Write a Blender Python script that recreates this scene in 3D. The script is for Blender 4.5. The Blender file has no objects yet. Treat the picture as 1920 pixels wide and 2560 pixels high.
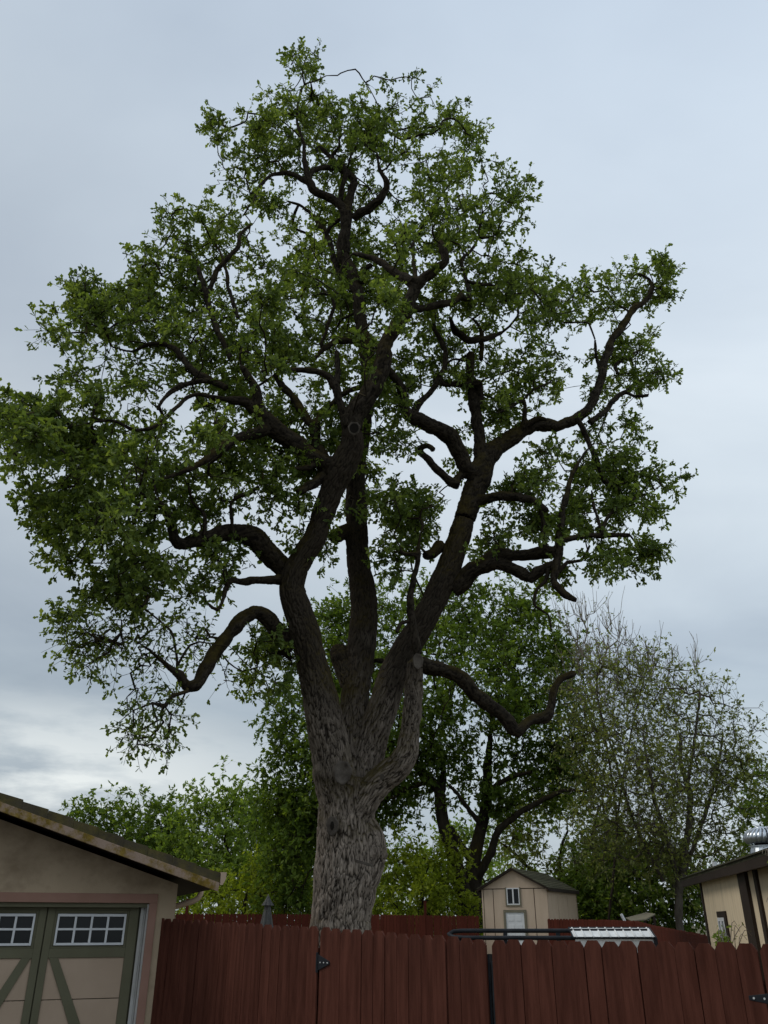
import bpy, math, random
import numpy as np
from mathutils import Vector, Matrix, kdtree
R = math.radians
scene = bpy.context.scene
col = scene.collection

# ------------------------------------------------------------------ camera, sky, sun, exposure
F_PX, PITCH, CAM_Z = 2050.0, R(26.7), 1.9
cam_d = bpy.data.cameras.new('camera')
cam = bpy.data.objects.new('camera', cam_d); col.objects.link(cam)
cam.location = (0, 0, CAM_Z); cam.rotation_euler = (R(90) + PITCH, 0, 0)
cam_d.sensor_fit = 'VERTICAL'; cam_d.sensor_height = 24.0; cam_d.lens = 24.0 * F_PX / 2560.0
cam_d.clip_start = 0.05; cam_d.clip_end = 3000
scene.camera = cam
scene.view_settings.view_transform = 'Standard'; scene.view_settings.look = 'None'
scene.view_settings.exposure = 0.0; scene.view_settings.gamma = 1.0
scene.view_settings.use_curve_mapping = False

SUN_EL, SUN_AZ = R(48), R(-88)            # azimuth measured from +Y towards +X
w = bpy.data.worlds.new('World'); scene.world = w; w.use_nodes = True
nt = w.node_tree; nt.nodes.clear()
def N(t, typ, **kw):
    n = t.nodes.new(typ)
    for k, v in kw.items():
        if k == 'inp':
            for kk, vv in v.items(): n.inputs[kk].default_value = vv
        else: setattr(n, k, v)
    return n
def L(t, a, b): t.links.new(a, b)
def ramp(t, fac, stops):
    n = t.nodes.new('ShaderNodeValToRGB'); e = n.color_ramp.elements
    while len(e) < len(stops): e.new(0.5)
    for i, (p, c) in enumerate(stops):
        e[i].position = p; e[i].color = (*c, 1) if len(c) == 3 else c
    if fac is not None: t.links.new(fac, n.inputs[0])
    return n
def math_n(t, op, a, b=None):
    n = t.nodes.new('ShaderNodeMath'); n.operation = op
    for i, v in enumerate((a, b)):
        if v is None: continue
        if isinstance(v, (int, float)): n.inputs[i].default_value = v
        else: t.links.new(v, n.inputs[i])
    return n.outputs[0]
def mix(t, fac, a, b, mode='MIX'):
    n = t.nodes.new('ShaderNodeMix'); n.data_type = 'RGBA'; n.blend_type = mode
    for i, v in ((0, fac), (6, a), (7, b)):
        if isinstance(v, (int, float)): n.inputs[i].default_value = v
        elif isinstance(v, tuple): n.inputs[i].default_value = (*v, 1) if len(v) == 3 else v
        else: t.links.new(v, n.inputs[i])
    return n.outputs[2]
out = N(nt, 'ShaderNodeOutputWorld'); bg = N(nt, 'ShaderNodeBackground'); bg.inputs[1].default_value = 0.1
sky = N(nt, 'ShaderNodeTexSky', sky_type='NISHITA', sun_disc=False, sun_elevation=SUN_EL, sun_rotation=SUN_AZ)
tc = N(nt, 'ShaderNodeTexCoord'); sep = N(nt, 'ShaderNodeSeparateXYZ'); L(nt, tc.outputs['Generated'], sep.inputs[0])
zc = math_n(nt, 'ADD', math_n(nt, 'MAXIMUM', sep.outputs[2], 0.0), 0.16)
cx = math_n(nt, 'DIVIDE', sep.outputs[0], zc); cy = math_n(nt, 'DIVIDE', sep.outputs[1], zc)
cmb = N(nt, 'ShaderNodeCombineXYZ'); L(nt, cx, cmb.inputs[0]); L(nt, cy, cmb.inputs[1])
n1 = N(nt, 'ShaderNodeTexNoise', inp={'Scale': 0.9, 'Detail': 6.0, 'Roughness': 0.52, 'Distortion': 0.5}); L(nt, cmb.outputs[0], n1.inputs['Vector'])
mp2 = N(nt, 'ShaderNodeMapping'); mp2.inputs['Location'].default_value = (3.1, 7.7, 0); mp2.inputs['Scale'].default_value = (0.55, 1.3, 1)
L(nt, cmb.outputs[0], mp2.inputs[0])
n2 = N(nt, 'ShaderNodeTexNoise', inp={'Scale': 1.1, 'Detail': 5.0, 'Roughness': 0.5, 'Distortion': 0.3}); L(nt, mp2.outputs[0], n2.inputs['Vector'])
# overcast layer: blue-grey sheet, slightly paler patches, paler towards the horizon
elev = ramp(nt, sep.outputs[2], [(0.0, (5.2, 5.8, 6.2)), (0.22, (4.6, 5.4, 6.1)), (0.33, (5.2, 6.0, 6.8)), (0.52, (6.8, 7.6, 8.3)), (0.85, (5.9, 6.9, 8.1))])
shade = ramp(nt, n1.outputs[0], [(0.3, (0.84, 0.85, 0.87)), (0.5, (0.99, 0.99, 0.99)), (0.68, (1.13, 1.11, 1.09))])
cl = mix(nt, 1.0, elev.outputs[0], shade.outputs[0], 'MULTIPLY')
shade2 = ramp(nt, n2.outputs[0], [(0.32, (0.90, 0.91, 0.93)), (0.6, (1.08, 1.07, 1.05))])
cl = mix(nt, 1.0, cl, shade2.outputs[0], 'MULTIPLY')
lat = math_n(nt, 'ADD', math_n(nt, 'MULTIPLY', sep.outputs[0], 0.36), 1.0)          # the sheet is thinner towards +X
lc3 = N(nt, 'ShaderNodeCombineXYZ')
for i in range(3): L(nt, lat, lc3.inputs[i])
cl = mix(nt, 1.0, cl, lc3.outputs[0], 'MULTIPLY')
# a break in the cloud low on the left-hand horizon
vd = N(nt, 'ShaderNodeVectorMath', operation='DISTANCE'); vd.inputs[1].default_value = (-0.37, 0.91, 0.30)
vsc = N(nt, 'ShaderNodeMapping'); vsc.inputs['Scale'].default_value = (1, 1, 2.6)
L(nt, tc.outputs['Generated'], vsc.inputs[0]); L(nt, vsc.outputs[0], vd.inputs[0])
mp3 = N(nt, 'ShaderNodeMapping'); mp3.inputs['Scale'].default_value = (3.0, 3.0, 11.0); mp3.inputs['Location'].default_value = (0.35, 0, 0.4)
L(nt, tc.outputs['Generated'], mp3.inputs[0])
n3 = N(nt, 'ShaderNodeTexNoise', inp={'Scale': 1.6, 'Detail': 6.0, 'Roughness': 0.55}); L(nt, mp3.outputs[0], n3.inputs['Vector'])
near = ramp(nt, vd.outputs['Value'], [(0.08, (1, 1, 1)), (0.34, (0, 0, 0))])
brk = math_n(nt, 'MULTIPLY', near.outputs[0], ramp(nt, n3.outputs[0], [(0.40, (0, 0, 0)), (0.56, (1, 1, 1))]).outputs[0])
cl = mix(nt, brk, cl, (8.6, 9.0, 8.9))
fin = mix(nt, 0.92, sky.outputs[0], cl)
L(nt, fin, bg.inputs[0]); L(nt, bg.outputs[0], out.inputs[0])

sun_d = bpy.data.lights.new('sun', 'SUN'); sun_d.energy = 1.2; sun_d.angle = R(25); sun_d.color = (1.0, 0.96, 0.9)
sun = bpy.data.objects.new('sun', sun_d); col.objects.link(sun); sun.location = (-30, 10, 40)
to_sun = Vector((math.sin(SUN_AZ) * math.cos(SUN_EL), math.cos(SUN_AZ) * math.cos(SUN_EL), math.sin(SUN_EL)))
sun.rotation_euler = to_sun.to_track_quat('Z', 'Y').to_euler()

# ------------------------------------------------------------------ helpers
rng = np.random.default_rng(11)
random.seed(4)
CP, SP = math.cos(PITCH), math.sin(PITCH)
def at(x, y, D):
    """photo pixel (1920 x 2560) -> world point at horizontal distance D from the camera"""
    a, b = (x - 960) / F_PX, (1280 - y) / F_PX
    t = D / (CP - b * SP)
    return np.array([a * t, D, CAM_Z + (SP + b * CP) * t])
def depth_of(p): return p[1] * CP + (p[2] - CAM_Z) * SP
def ground_z(y): return 0.0165 * min(max(y - 12, 0), 45)

def tag(o, label=None, cat=None, group=None, kind=None):
    if label: o['label'] = label
    if cat: o['category'] = cat
    if group: o['group'] = group
    if kind: o['kind'] = kind
    return o
def empty(name, loc, rz=0.0):
    o = bpy.data.objects.new(name, None); col.objects.link(o)
    o.location = loc; o.rotation_euler = (0, 0, rz); o.empty_display_size = 0.2
    return o
def link(name, me, parent=None, loc=None):
    o = bpy.data.objects.new(name, me); col.objects.link(o)
    if parent is not None: o.parent = parent
    if loc is not None: o.location = loc
    return o
class MB:
    def __init__(s): s.v = []; s.f = []
    def box(s, x0, x1, y0, y1, z0, z1):
        i = len(s.v)
        s.v += [(x0, y0, z0), (x1, y0, z0), (x1, y1, z0), (x0, y1, z0), (x0, y0, z1), (x1, y0, z1), (x1, y1, z1), (x0, y1, z1)]
        s.f += [tuple(i + k for k in q) for q in ((0, 3, 2, 1), (4, 5, 6, 7), (0, 1, 5, 4), (1, 2, 6, 5), (2, 3, 7, 6), (3, 0, 4, 7))]
        return s
    def prism(s, poly, y0, y1, axes='xz'):
        """extrude a 2D outline between y0 and y1 (axes say which plane the outline lies in)"""
        i = len(s.v); n = len(poly)
        for d in (y0, y1):
            for a, b in poly:
                s.v.append((a, d, b) if axes == 'xz' else (d, a, b) if axes == 'yz' else (a, b, d))
        s.f.append(tuple(i + k for k in range(n))); s.f.append(tuple(i + n + k for k in reversed(range(n))))
        for k in range(n):
            k2 = (k + 1) % n
            s.f.append((i + k, i + n + k, i + n + k2, i + k2))
        return s
    def tube(s, pts, rad, n=8, cap=True):
        pts = [Vector(p) for p in pts]; i0 = len(s.v)
        if not hasattr(rad, '__len__'): rad = [rad] * len(pts)
        up = None
        for k, p in enumerate(pts):
            t = (pts[min(k + 1, len(pts) - 1)] - pts[max(k - 1, 0)]).normalized()
            if up is None: up = t.orthogonal().normalized()
            up = (up - t * up.dot(t)).normalized(); sd = t.cross(up)
            for j in range(n):
                a = 2 * math.pi * j / n
                s.v.append(tuple(p + (up * math.cos(a) + sd * math.sin(a)) * rad[k]))
        for k in range(len(pts) - 1):
            for j in range(n):
                j2 = (j + 1) % n
                s.f.append((i0 + k * n + j, i0 + k * n + j2, i0 + (k + 1) * n + j2, i0 + (k + 1) * n + j))
        if cap:
            s.f.append(tuple(i0 + j for j in reversed(range(n))))
            s.f.append(tuple(i0 + (len(pts) - 1) * n + j for j in range(n)))
        return s
    def mesh(s, name, mat, smooth=False):
        me = bpy.data.meshes.new(name); me.from_pydata(s.v, [], s.f); me.validate()
        if mat: me.materials.append(mat)
        import bmesh
        b = bmesh.new(); b.from_mesh(me); bmesh.ops.recalc_face_normals(b, faces=b.faces); b.to_mesh(me); b.free()
        if smooth: me.polygons.foreach_set('use_smooth', [True] * len(me.polygons))
        return me
    def build(s, name, mat, parent=None, smooth=False, bevel=0.0):
        o = link(name, s.mesh(name, mat, smooth), parent)
        if bevel:
            m = o.modifiers.new('bevel', 'BEVEL'); m.width = bevel; m.segments = 2; m.limit_method = 'ANGLE'
        return o

# ------------------------------------------------------------------ materials
def new_mat(name, rough=0.8, spec=0.3, metal=0.0):
    m = bpy.data.materials.new(name); m.use_nodes = True
    t = m.node_tree; b = t.nodes['Principled BSDF']
    b.inputs['Roughness'].default_value = rough; b.inputs['Metallic'].default_value = metal
    b.inputs['Specular IOR Level'].default_value = spec
    return m, t, b
def obj_coord(t, scale=(1, 1, 1), loc=(0, 0, 0)):
    c = t.nodes.new('ShaderNodeTexCoord'); mp = t.nodes.new('ShaderNodeMapping')
    mp.inputs['Scale'].default_value = scale; mp.inputs['Location'].default_value = loc
    t.links.new(c.outputs['Object'], mp.inputs[0]); return mp.outputs[0]
def noise(t, vec, scale, detail=4.0, rough=0.55):
    n = t.nodes.new('ShaderNodeTexNoise'); n.inputs['Scale'].default_value = scale
    n.inputs['Detail'].default_value = detail; n.inputs['Roughness'].default_value = rough
    if vec is not None: t.links.new(vec, n.inputs['Vector'])
    return n.outputs[0]
def bump(t, b, h, strength=0.3, dist=0.02):
    n = t.nodes.new('ShaderNodeBump'); n.inputs['Strength'].default_value = strength; n.inputs['Distance'].default_value = dist
    t.links.new(h, n.inputs['Height']); t.links.new(n.outputs[0], b.inputs['Normal'])
def mottled(name, c0, c1, scale=3.0, rough=0.8, grain=60.0, gstr=0.25, stretch=(1, 1, 1), spec=0.12, metal=0.0, rand=0.0):
    m, t, b = new_mat(name, rough, spec, metal)
    v = obj_coord(t, stretch)
    if rand:
        oi = t.nodes.new('ShaderNodeObjectInfo'); va = t.nodes.new('ShaderNodeVectorMath'); va.operation = 'ADD'
        cb = t.nodes.new('ShaderNodeCombineXYZ')
        k = math_n(t, 'MULTIPLY', oi.outputs['Random'], 37.0)
        for i in range(3): t.links.new(k, cb.inputs[i])
        t.links.new(v, va.inputs[0]); t.links.new(cb.outputs[0], va.inputs[1]); v = va.outputs[0]
    n = noise(t, v, scale, 5.0, 0.6)
    r = ramp(t, n, [(0.3, c0), (0.7, c1)])
    c = r.outputs[0]
    if rand:
        f = math_n(t, 'ADD', math_n(t, 'MULTIPLY', oi.outputs['Random'], rand), 1.0 - rand / 2)
        g = t.nodes.new('ShaderNodeCombineXYZ')
        for i in range(3): t.links.new(f, g.inputs[i])
        c = mix(t, 1.0, c, g.outputs[0], 'MULTIPLY')
    t.links.new(c, b.inputs['Base Color'])
    if gstr: bump(t, b, noise(t, v, grain, 4.0, 0.6), gstr, 0.01)
    return m, t, b, c

M = {}
# stained fence boards: red-brown with streaks along the grain and darker knots
def fence_mat(name, c0, c1, c2):
    m, t, b, c = mottled(name, c0, c1, 2.2, 0.75, 14.0, 0.5, (9, 9, 0.8), 0.08, rand=0.24)
    k = noise(t, obj_coord(t, (1.4, 1.4, 0.5), (2, 5, 1)), 2.6, 5.0, 0.6)
    c = mix(t, ramp(t, k, [(0.52, (0, 0, 0)), (0.70, (0.85, 0.85, 0.85))]).outputs[0], c, c2)
    t.links.new(c, b.inputs['Base Color']); return m
M['fence'] = fence_mat('red_brown_stain', (0.058, 0.0185, 0.0115), (0.116, 0.0405, 0.0270), (0.030, 0.0105, 0.008))
M['far_fence'] = fence_mat('dark_red_stain', (0.070, 0.017, 0.010), (0.095, 0.023, 0.014), (0.045, 0.013, 0.009))
M['stucco'] = mottled('tan_stucco', (0.41, 0.315, 0.215), (0.50, 0.385, 0.265), 1.3, 0.9, 90, 0.35)[0]
# stucco dirt streaks
M['mauve'] = mottled('mauve_trim_paint', (0.30, 0.17, 0.125), (0.37, 0.215, 0.165), 2.5, 0.7, 40, 0.15)[0]
M['green'] = mottled('olive_green_paint', (0.125, 0.118, 0.073), (0.150, 0.142, 0.090), 2.0, 0.55, 30, 0.08)[0]
M['tan_panel'] = mottled('tan_door_paint', (0.41, 0.305, 0.22), (0.48, 0.36, 0.265), 1.6, 0.6, 50, 0.08)[0]
M['white'] = mottled('white_vinyl', (0.62, 0.63, 0.64), (0.74, 0.74, 0.74), 4.0, 0.45, 30, 0.03)[0]
M['shed'] = mottled('shed_tan_paint', (0.50, 0.385, 0.285), (0.57, 0.445, 0.335), 1.2, 0.8, 30, 0.2, (4, 4, 1))[0]
M['shed_trim'] = mottled('shed_grey_trim', (0.17, 0.155, 0.11), (0.21, 0.19, 0.14), 3, 0.7, 30, 0.1)[0]
M['shed_roof'] = mottled('mossy_shingle', (0.045, 0.045, 0.030), (0.095, 0.090, 0.055), 5.0, 0.95, 50, 0.5, rand=0.4)[0]
M['brown'] = mottled('dark_brown_trim', (0.030, 0.021, 0.016), (0.042, 0.030, 0.023), 3, 0.65, 30, 0.15)[0]
M['black'] = mottled('black_steel', (0.012, 0.013, 0.015), (0.03, 0.032, 0.036), 6, 0.5, 40, 0.1)[0]
M['metal'] = mottled('galvanised_metal', (0.50, 0.53, 0.56), (0.66, 0.69, 0.72), 5, 0.32, 30, 0.05, metal=0.9)[0]
M['zinc'] = mottled('bright_screw', (0.75, 0.75, 0.72), (0.85, 0.85, 0.82), 9, 0.35, 30, 0.02, metal=0.5)[0]
M['white_sheet'] = mottled('weathered_white_sheet', (0.62, 0.62, 0.60), (0.82, 0.82, 0.80), 6, 0.5, 30, 0.1)[0]
M['jamb'] = mottled('weathered_white_jamb', (0.40, 0.385, 0.36), (0.52, 0.505, 0.48), 4.0, 0.6, 30, 0.05)[0]
M['umbrella'] = mottled('grey_canvas', (0.075, 0.073, 0.070), (0.115, 0.112, 0.108), 6, 0.9, 80, 0.15)[0]
M['ground'] = mottled('dry_ground', (0.10, 0.085, 0.055), (0.14, 0.13, 0.075), 0.4, 0.95, 8, 0.4)[0]
M['driveway_dark'] = mottled('dark_driveway', (0.045, 0.044, 0.042), (0.075, 0.073, 0.070), 0.8, 0.9, 40, 0.3)[0]  # unseen driveway, colour darkened to cut light bounced under the eave
M['scar'] = mottled('weathered_cut_wood', (0.045, 0.036, 0.029), (0.125, 0.107, 0.089), 5, 0.9, 40, 0.5)[0]
M['hollow'] = mottled('inner_shade_black', (0.012, 0.010, 0.008), (0.02, 0.017, 0.014), 5, 0.95, 40, 0.3)[0]  # near-black colour standing in for the shade inside openings
m, t, b = new_mat('dark_glass', 0.12, 0.22); b.inputs['Base Color'].default_value = (0.012, 0.014, 0.016, 1)
bump(t, b, noise(t, obj_coord(t), 3.0, 2), 0.02, 0.02); M['glass'] = m
# lichen-covered fascia and roof edge
def lichen(name, base0, base1, l0, l1, lo, hi, scale):
    m, t, b, c = mottled(name, base0, base1, 3.0, 0.9, 45, 0.5)
    k = noise(t, obj_coord(t, (1, 0.6, 1), (3, 1, 0)), scale, 6.0, 0.68)
    lc = ramp(t, noise(t, obj_coord(t), 11.0), [(0.35, l0), (0.65, l1)])
    c = mix(t, ramp(t, k, [(lo, (0, 0, 0)), (hi, (1, 1, 1))]).outputs[0], c, lc.outputs[0])
    t.links.new(c, b.inputs['Base Color']); return m
M['fascia'] = lichen('lichen_fascia', (0.27, 0.19, 0.14), (0.35, 0.255, 0.195), (0.13, 0.085, 0.016), (0.24, 0.16, 0.035), 0.42, 0.56, 5.0)
M['roof'] = lichen('mossy_roof_edge', (0.048, 0.040, 0.026), (0.082, 0.068, 0.044), (0.080, 0.072, 0.022), (0.135, 0.105, 0.036), 0.42, 0.66, 4.0)
M['cream'] = mottled('cream_siding_paint', (0.72, 0.58, 0.39), (0.80, 0.66, 0.46), 1.5, 0.75, 30, 0.15, (6, 6, 0.7))[0]
mt = M['cream']; t = mt.node_tree; b = t.nodes['Principled BSDF']
src = b.inputs['Base Color'].links[0].from_socket      # rain streaks with their own shape, washed down from the eave
sk = noise(t, obj_coord(t, (7, 7, 0.8)), 3.0, 5.0, 0.6)
t.links.new(mix(t, ramp(t, sk, [(0.50, (0, 0, 0)), (0.75, (0.55, 0.55, 0.55))]).outputs[0], src, (0.38, 0.29, 0.18)), b.inputs['Base Color'])
mt = M['stucco']; t = mt.node_tree; b = t.nodes['Principled BSDF']
src = b.inputs['Base Color'].links[0].from_socket
sk = noise(t, obj_coord(t, (1, 1, 1.3), (4, 2, 9)), 1.7, 6.0, 0.65)
t.links.new(mix(t, ramp(t, sk, [(0.50, (0, 0, 0)), (0.70, (0.8, 0.8, 0.8))]).outputs[0], src, (0.25, 0.185, 0.12)), b.inputs['Base Color'])

# bark: plates and furrows come from displaced geometry; the shader adds plate colour, moss and fine relief
def bark_mat(name, c0, c1, moss, moss_amt, scale=1.0, use_attr=True, furrow=None, high=None):
    m, t, b = new_mat(name, 0.95, 0.08)
    if use_attr:
        a = t.nodes.new('ShaderNodeAttribute'); a.attribute_name = 'bark'; v = a.outputs['Vector']
        mp = t.nodes.new('ShaderNodeMapping'); mp.inputs['Scale'].default_value = (12, 12, 4); t.links.new(v, mp.inputs[0]); v = mp.outputs[0]
    else: v = obj_coord(t, (10, 10, 4))
    n = noise(t, v, 1.0 * scale, 6.0, 0.65)
    c = ramp(t, n, [(0.32, c0), (0.68, c1)]).outputs[0]
    if high:                                           # younger upper bark, with shade seen from below painted in by height
        cs = t.nodes.new('ShaderNodeSeparateXYZ'); t.links.new(obj_coord(t), cs.inputs[0])
        hz = math_n(t, 'ADD', math_n(t, 'MULTIPLY', cs.outputs[2], 0.085), math_n(t, 'MULTIPLY', noise(t, obj_coord(t), 0.8, 4.0), 0.5))
        c = mix(t, ramp(t, hz, [(0.52, (0, 0, 0)), (0.86, (1, 1, 1))]).outputs[0], c, high)
    if furrow:                                         # weathered grey plates, dark cork between them
        fa = t.nodes.new('ShaderNodeAttribute'); fa.attribute_name = 'plate'
        c = mix(t, ramp(t, fa.outputs['Fac'], [(0.10, (1, 1, 1)), (0.55, (0, 0, 0))]).outputs[0], c, furrow)
    g = t.nodes.new('ShaderNodeNewGeometry'); s = t.nodes.new('ShaderNodeSeparateXYZ'); t.links.new(g.outputs['Normal'], s.inputs[0])
    big = noise(t, obj_coord(t), 0.55, 4.0, 0.6)
    k = math_n(t, 'ADD', big, math_n(t, 'MULTIPLY', s.outputs[2], 0.22))
    mk = ramp(t, k, [(0.56 - moss_amt, (0, 0, 0)), (0.74 - moss_amt, (0.85, 0.85, 0.85))]).outputs[0]
    mc = ramp(t, noise(t, obj_coord(t), 9.0), [(0.3, moss[0]), (0.7, moss[1])]).outputs[0]
    t.links.new(mix(t, mk, c, mc), b.inputs['Base Color'])
    bump(t, b, noise(t, v, 2.4 * scale, 6.0, 0.7), 0.7, 0.02)
    return m
MOSS = ((0.030, 0.022, 0.008), (0.066, 0.050, 0.012))
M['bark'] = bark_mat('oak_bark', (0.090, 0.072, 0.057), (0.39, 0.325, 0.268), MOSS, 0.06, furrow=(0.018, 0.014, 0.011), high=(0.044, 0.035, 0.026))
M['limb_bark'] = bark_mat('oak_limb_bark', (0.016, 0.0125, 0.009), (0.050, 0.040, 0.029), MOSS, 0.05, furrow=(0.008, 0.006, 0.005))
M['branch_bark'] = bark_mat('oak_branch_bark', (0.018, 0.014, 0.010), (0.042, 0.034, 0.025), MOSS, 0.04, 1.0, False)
M['far_bark'] = bark_mat('dark_far_bark', (0.018, 0.014, 0.010), (0.042, 0.034, 0.025), MOSS, 0.03, 0.6, False)
M['grey_twig'] = bark_mat('grey_twig_bark', (0.050, 0.042, 0.034), (0.125, 0.108, 0.088), MOSS, -0.05, 0.6, False)
M['pale_twig'] = bark_mat('pale_twig_bark', (0.15, 0.125, 0.10), (0.32, 0.275, 0.22), MOSS, -0.1, 0.6, False)
def leaf_mat(name, c0, c1, c2, trans=0.45):
    m, t, b = new_mat(name, 0.6, 0.12)
    a = t.nodes.new('ShaderNodeAttribute'); a.attribute_name = 'tint'
    c = ramp(t, a.outputs['Fac'], [(0.0, c0), (0.55, c1), (1.0, c2)]).outputs[0]
    t.links.new(c, b.inputs['Base Color'])
    tr = t.nodes.new('ShaderNodeBsdfTranslucent')
    t.links.new(mix(t, 1.0, c, (1.7, 1.7, 0.6), 'MULTIPLY'), tr.inputs[0])
    ms = t.nodes.new('ShaderNodeMixShader'); ms.inputs[0].default_value = trans
    t.links.new(b.outputs[0], ms.inputs[1]); t.links.new(tr.outputs[0], ms.inputs[2])
    t.links.new(ms.outputs[0], t.nodes['Material Output'].inputs[0]); return m
M['leaf'] = leaf_mat('oak_leaf', (0.050, 0.076, 0.024), (0.120, 0.168, 0.046), (0.230, 0.285, 0.085))
M['leaf2'] = leaf_mat('far_oak_leaf', (0.066, 0.105, 0.022), (0.108, 0.165, 0.032), (0.175, 0.230, 0.046))
M['leaf_bright'] = leaf_mat('spring_leaf', (0.110, 0.170, 0.038), (0.165, 0.235, 0.050), (0.225, 0.290, 0.070))
M['leaf_yellow'] = leaf_mat('yellow_green_leaf', (0.165, 0.215, 0.024), (0.235, 0.285, 0.032), (0.30, 0.335, 0.045))
M['leaf_grey'] = leaf_mat('grey_green_leaf', (0.110, 0.135, 0.048), (0.170, 0.195, 0.070), (0.25, 0.270, 0.095))

# ------------------------------------------------------------------ ground
mb = MB(); ys = [-60, 0, 6, 12, 20, 28, 36, 45, 57, 90, 200, 900]; xs = [-500, -120, -40, -20, -8, 0, 8, 20, 40, 120, 500]
for y in ys:
    for x in xs: mb.v.append((x, y, ground_z(y)))
for j in range(len(ys) - 1):
    for i in range(len(xs) - 1):
        a = j * len(xs) + i; mb.f.append((a, a + 1, a + len(xs) + 1, a + len(xs)))
tag(mb.build('ground', M['ground']), kind='structure')
mb = MB(); mb.v = [(-7, -12, 0.004), (6, -12, 0.004), (3.0, 5.2, 0.004), (-2.6, 10.4, 0.004), (-7, 8.9, 0.004)]; mb.f = [(0, 1, 2, 3, 4)]
tag(mb.build('driveway', M['driveway_dark']), kind='structure')

# ------------------------------------------------------------------ garage
GO = Vector((-2.44, 10.66, 0)); GR = math.atan2(0.357, 0.934)
garage = tag(empty('garage', GO, GR), 'tan stucco garage with mauve trim, green carriage door and mossy roof edge', 'garage')
GW, GD, GRID = 4.80, 6.5, -2.40                     # width, depth, ridge position (local x runs to the left as negative)
OPR, OPL, OPT = -0.305, -4.495, 2.12                # door opening
SL = 0.3125
def roof_z(x, top=2.422, tip=0.376): return top + SL * (tip - x) if x >= GRID else top + SL * (tip + (x - 2 * GRID))
mb = MB()
under = lambda x: roof_z(x) - 0.215
mb.prism([(OPR, 0), (0, 0), (0, under(0)), (OPR, under(OPR))], 0, 0.16)
mb.prism([(-GW, 0), (OPL, 0), (OPL, under(OPL)), (-GW, under(-GW))], 0, 0.16)
mb.prism([(OPL, OPT), (OPR, OPT), (OPR, under(OPR)), (GRID, under(GRID)), (OPL, under(OPL))], 0, 0.16)
mb.build('front_wall', M['stucco'], garage)
MB().box(-0.16, 0, 0.16, GD, 0, under(0)).build('side_wall', M['stucco'], garage)
MB().box(-GW, -GW + 0.16, 0.16, GD, 0, under(-GW)).build('side_wall', M['stucco'], garage)
MB().prism([(-GW + 0.16, 0), (-0.16, 0), (-0.16, under(-0.16)), (GRID, under(GRID)), (-GW + 0.16, under(-GW + 0.16))], GD - 0.16, GD).build('back_wall', M['stucco'], garage)
MB().box(OPL - 0.086, OPR + 0.089, -0.022, 0.0, OPT, 2.218).build('door_trim', M['mauve'], garage, bevel=0.004)
MB().box(OPR, OPR + 0.089, -0.022, 0.0, 0, OPT).build('door_trim', M['mauve'], garage, bevel=0.004)
MB().box(OPL - 0.086, OPL, -0.022, 0.0, 0, OPT).build('door_trim', M['mauve'], garage, bevel=0.004)
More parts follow.
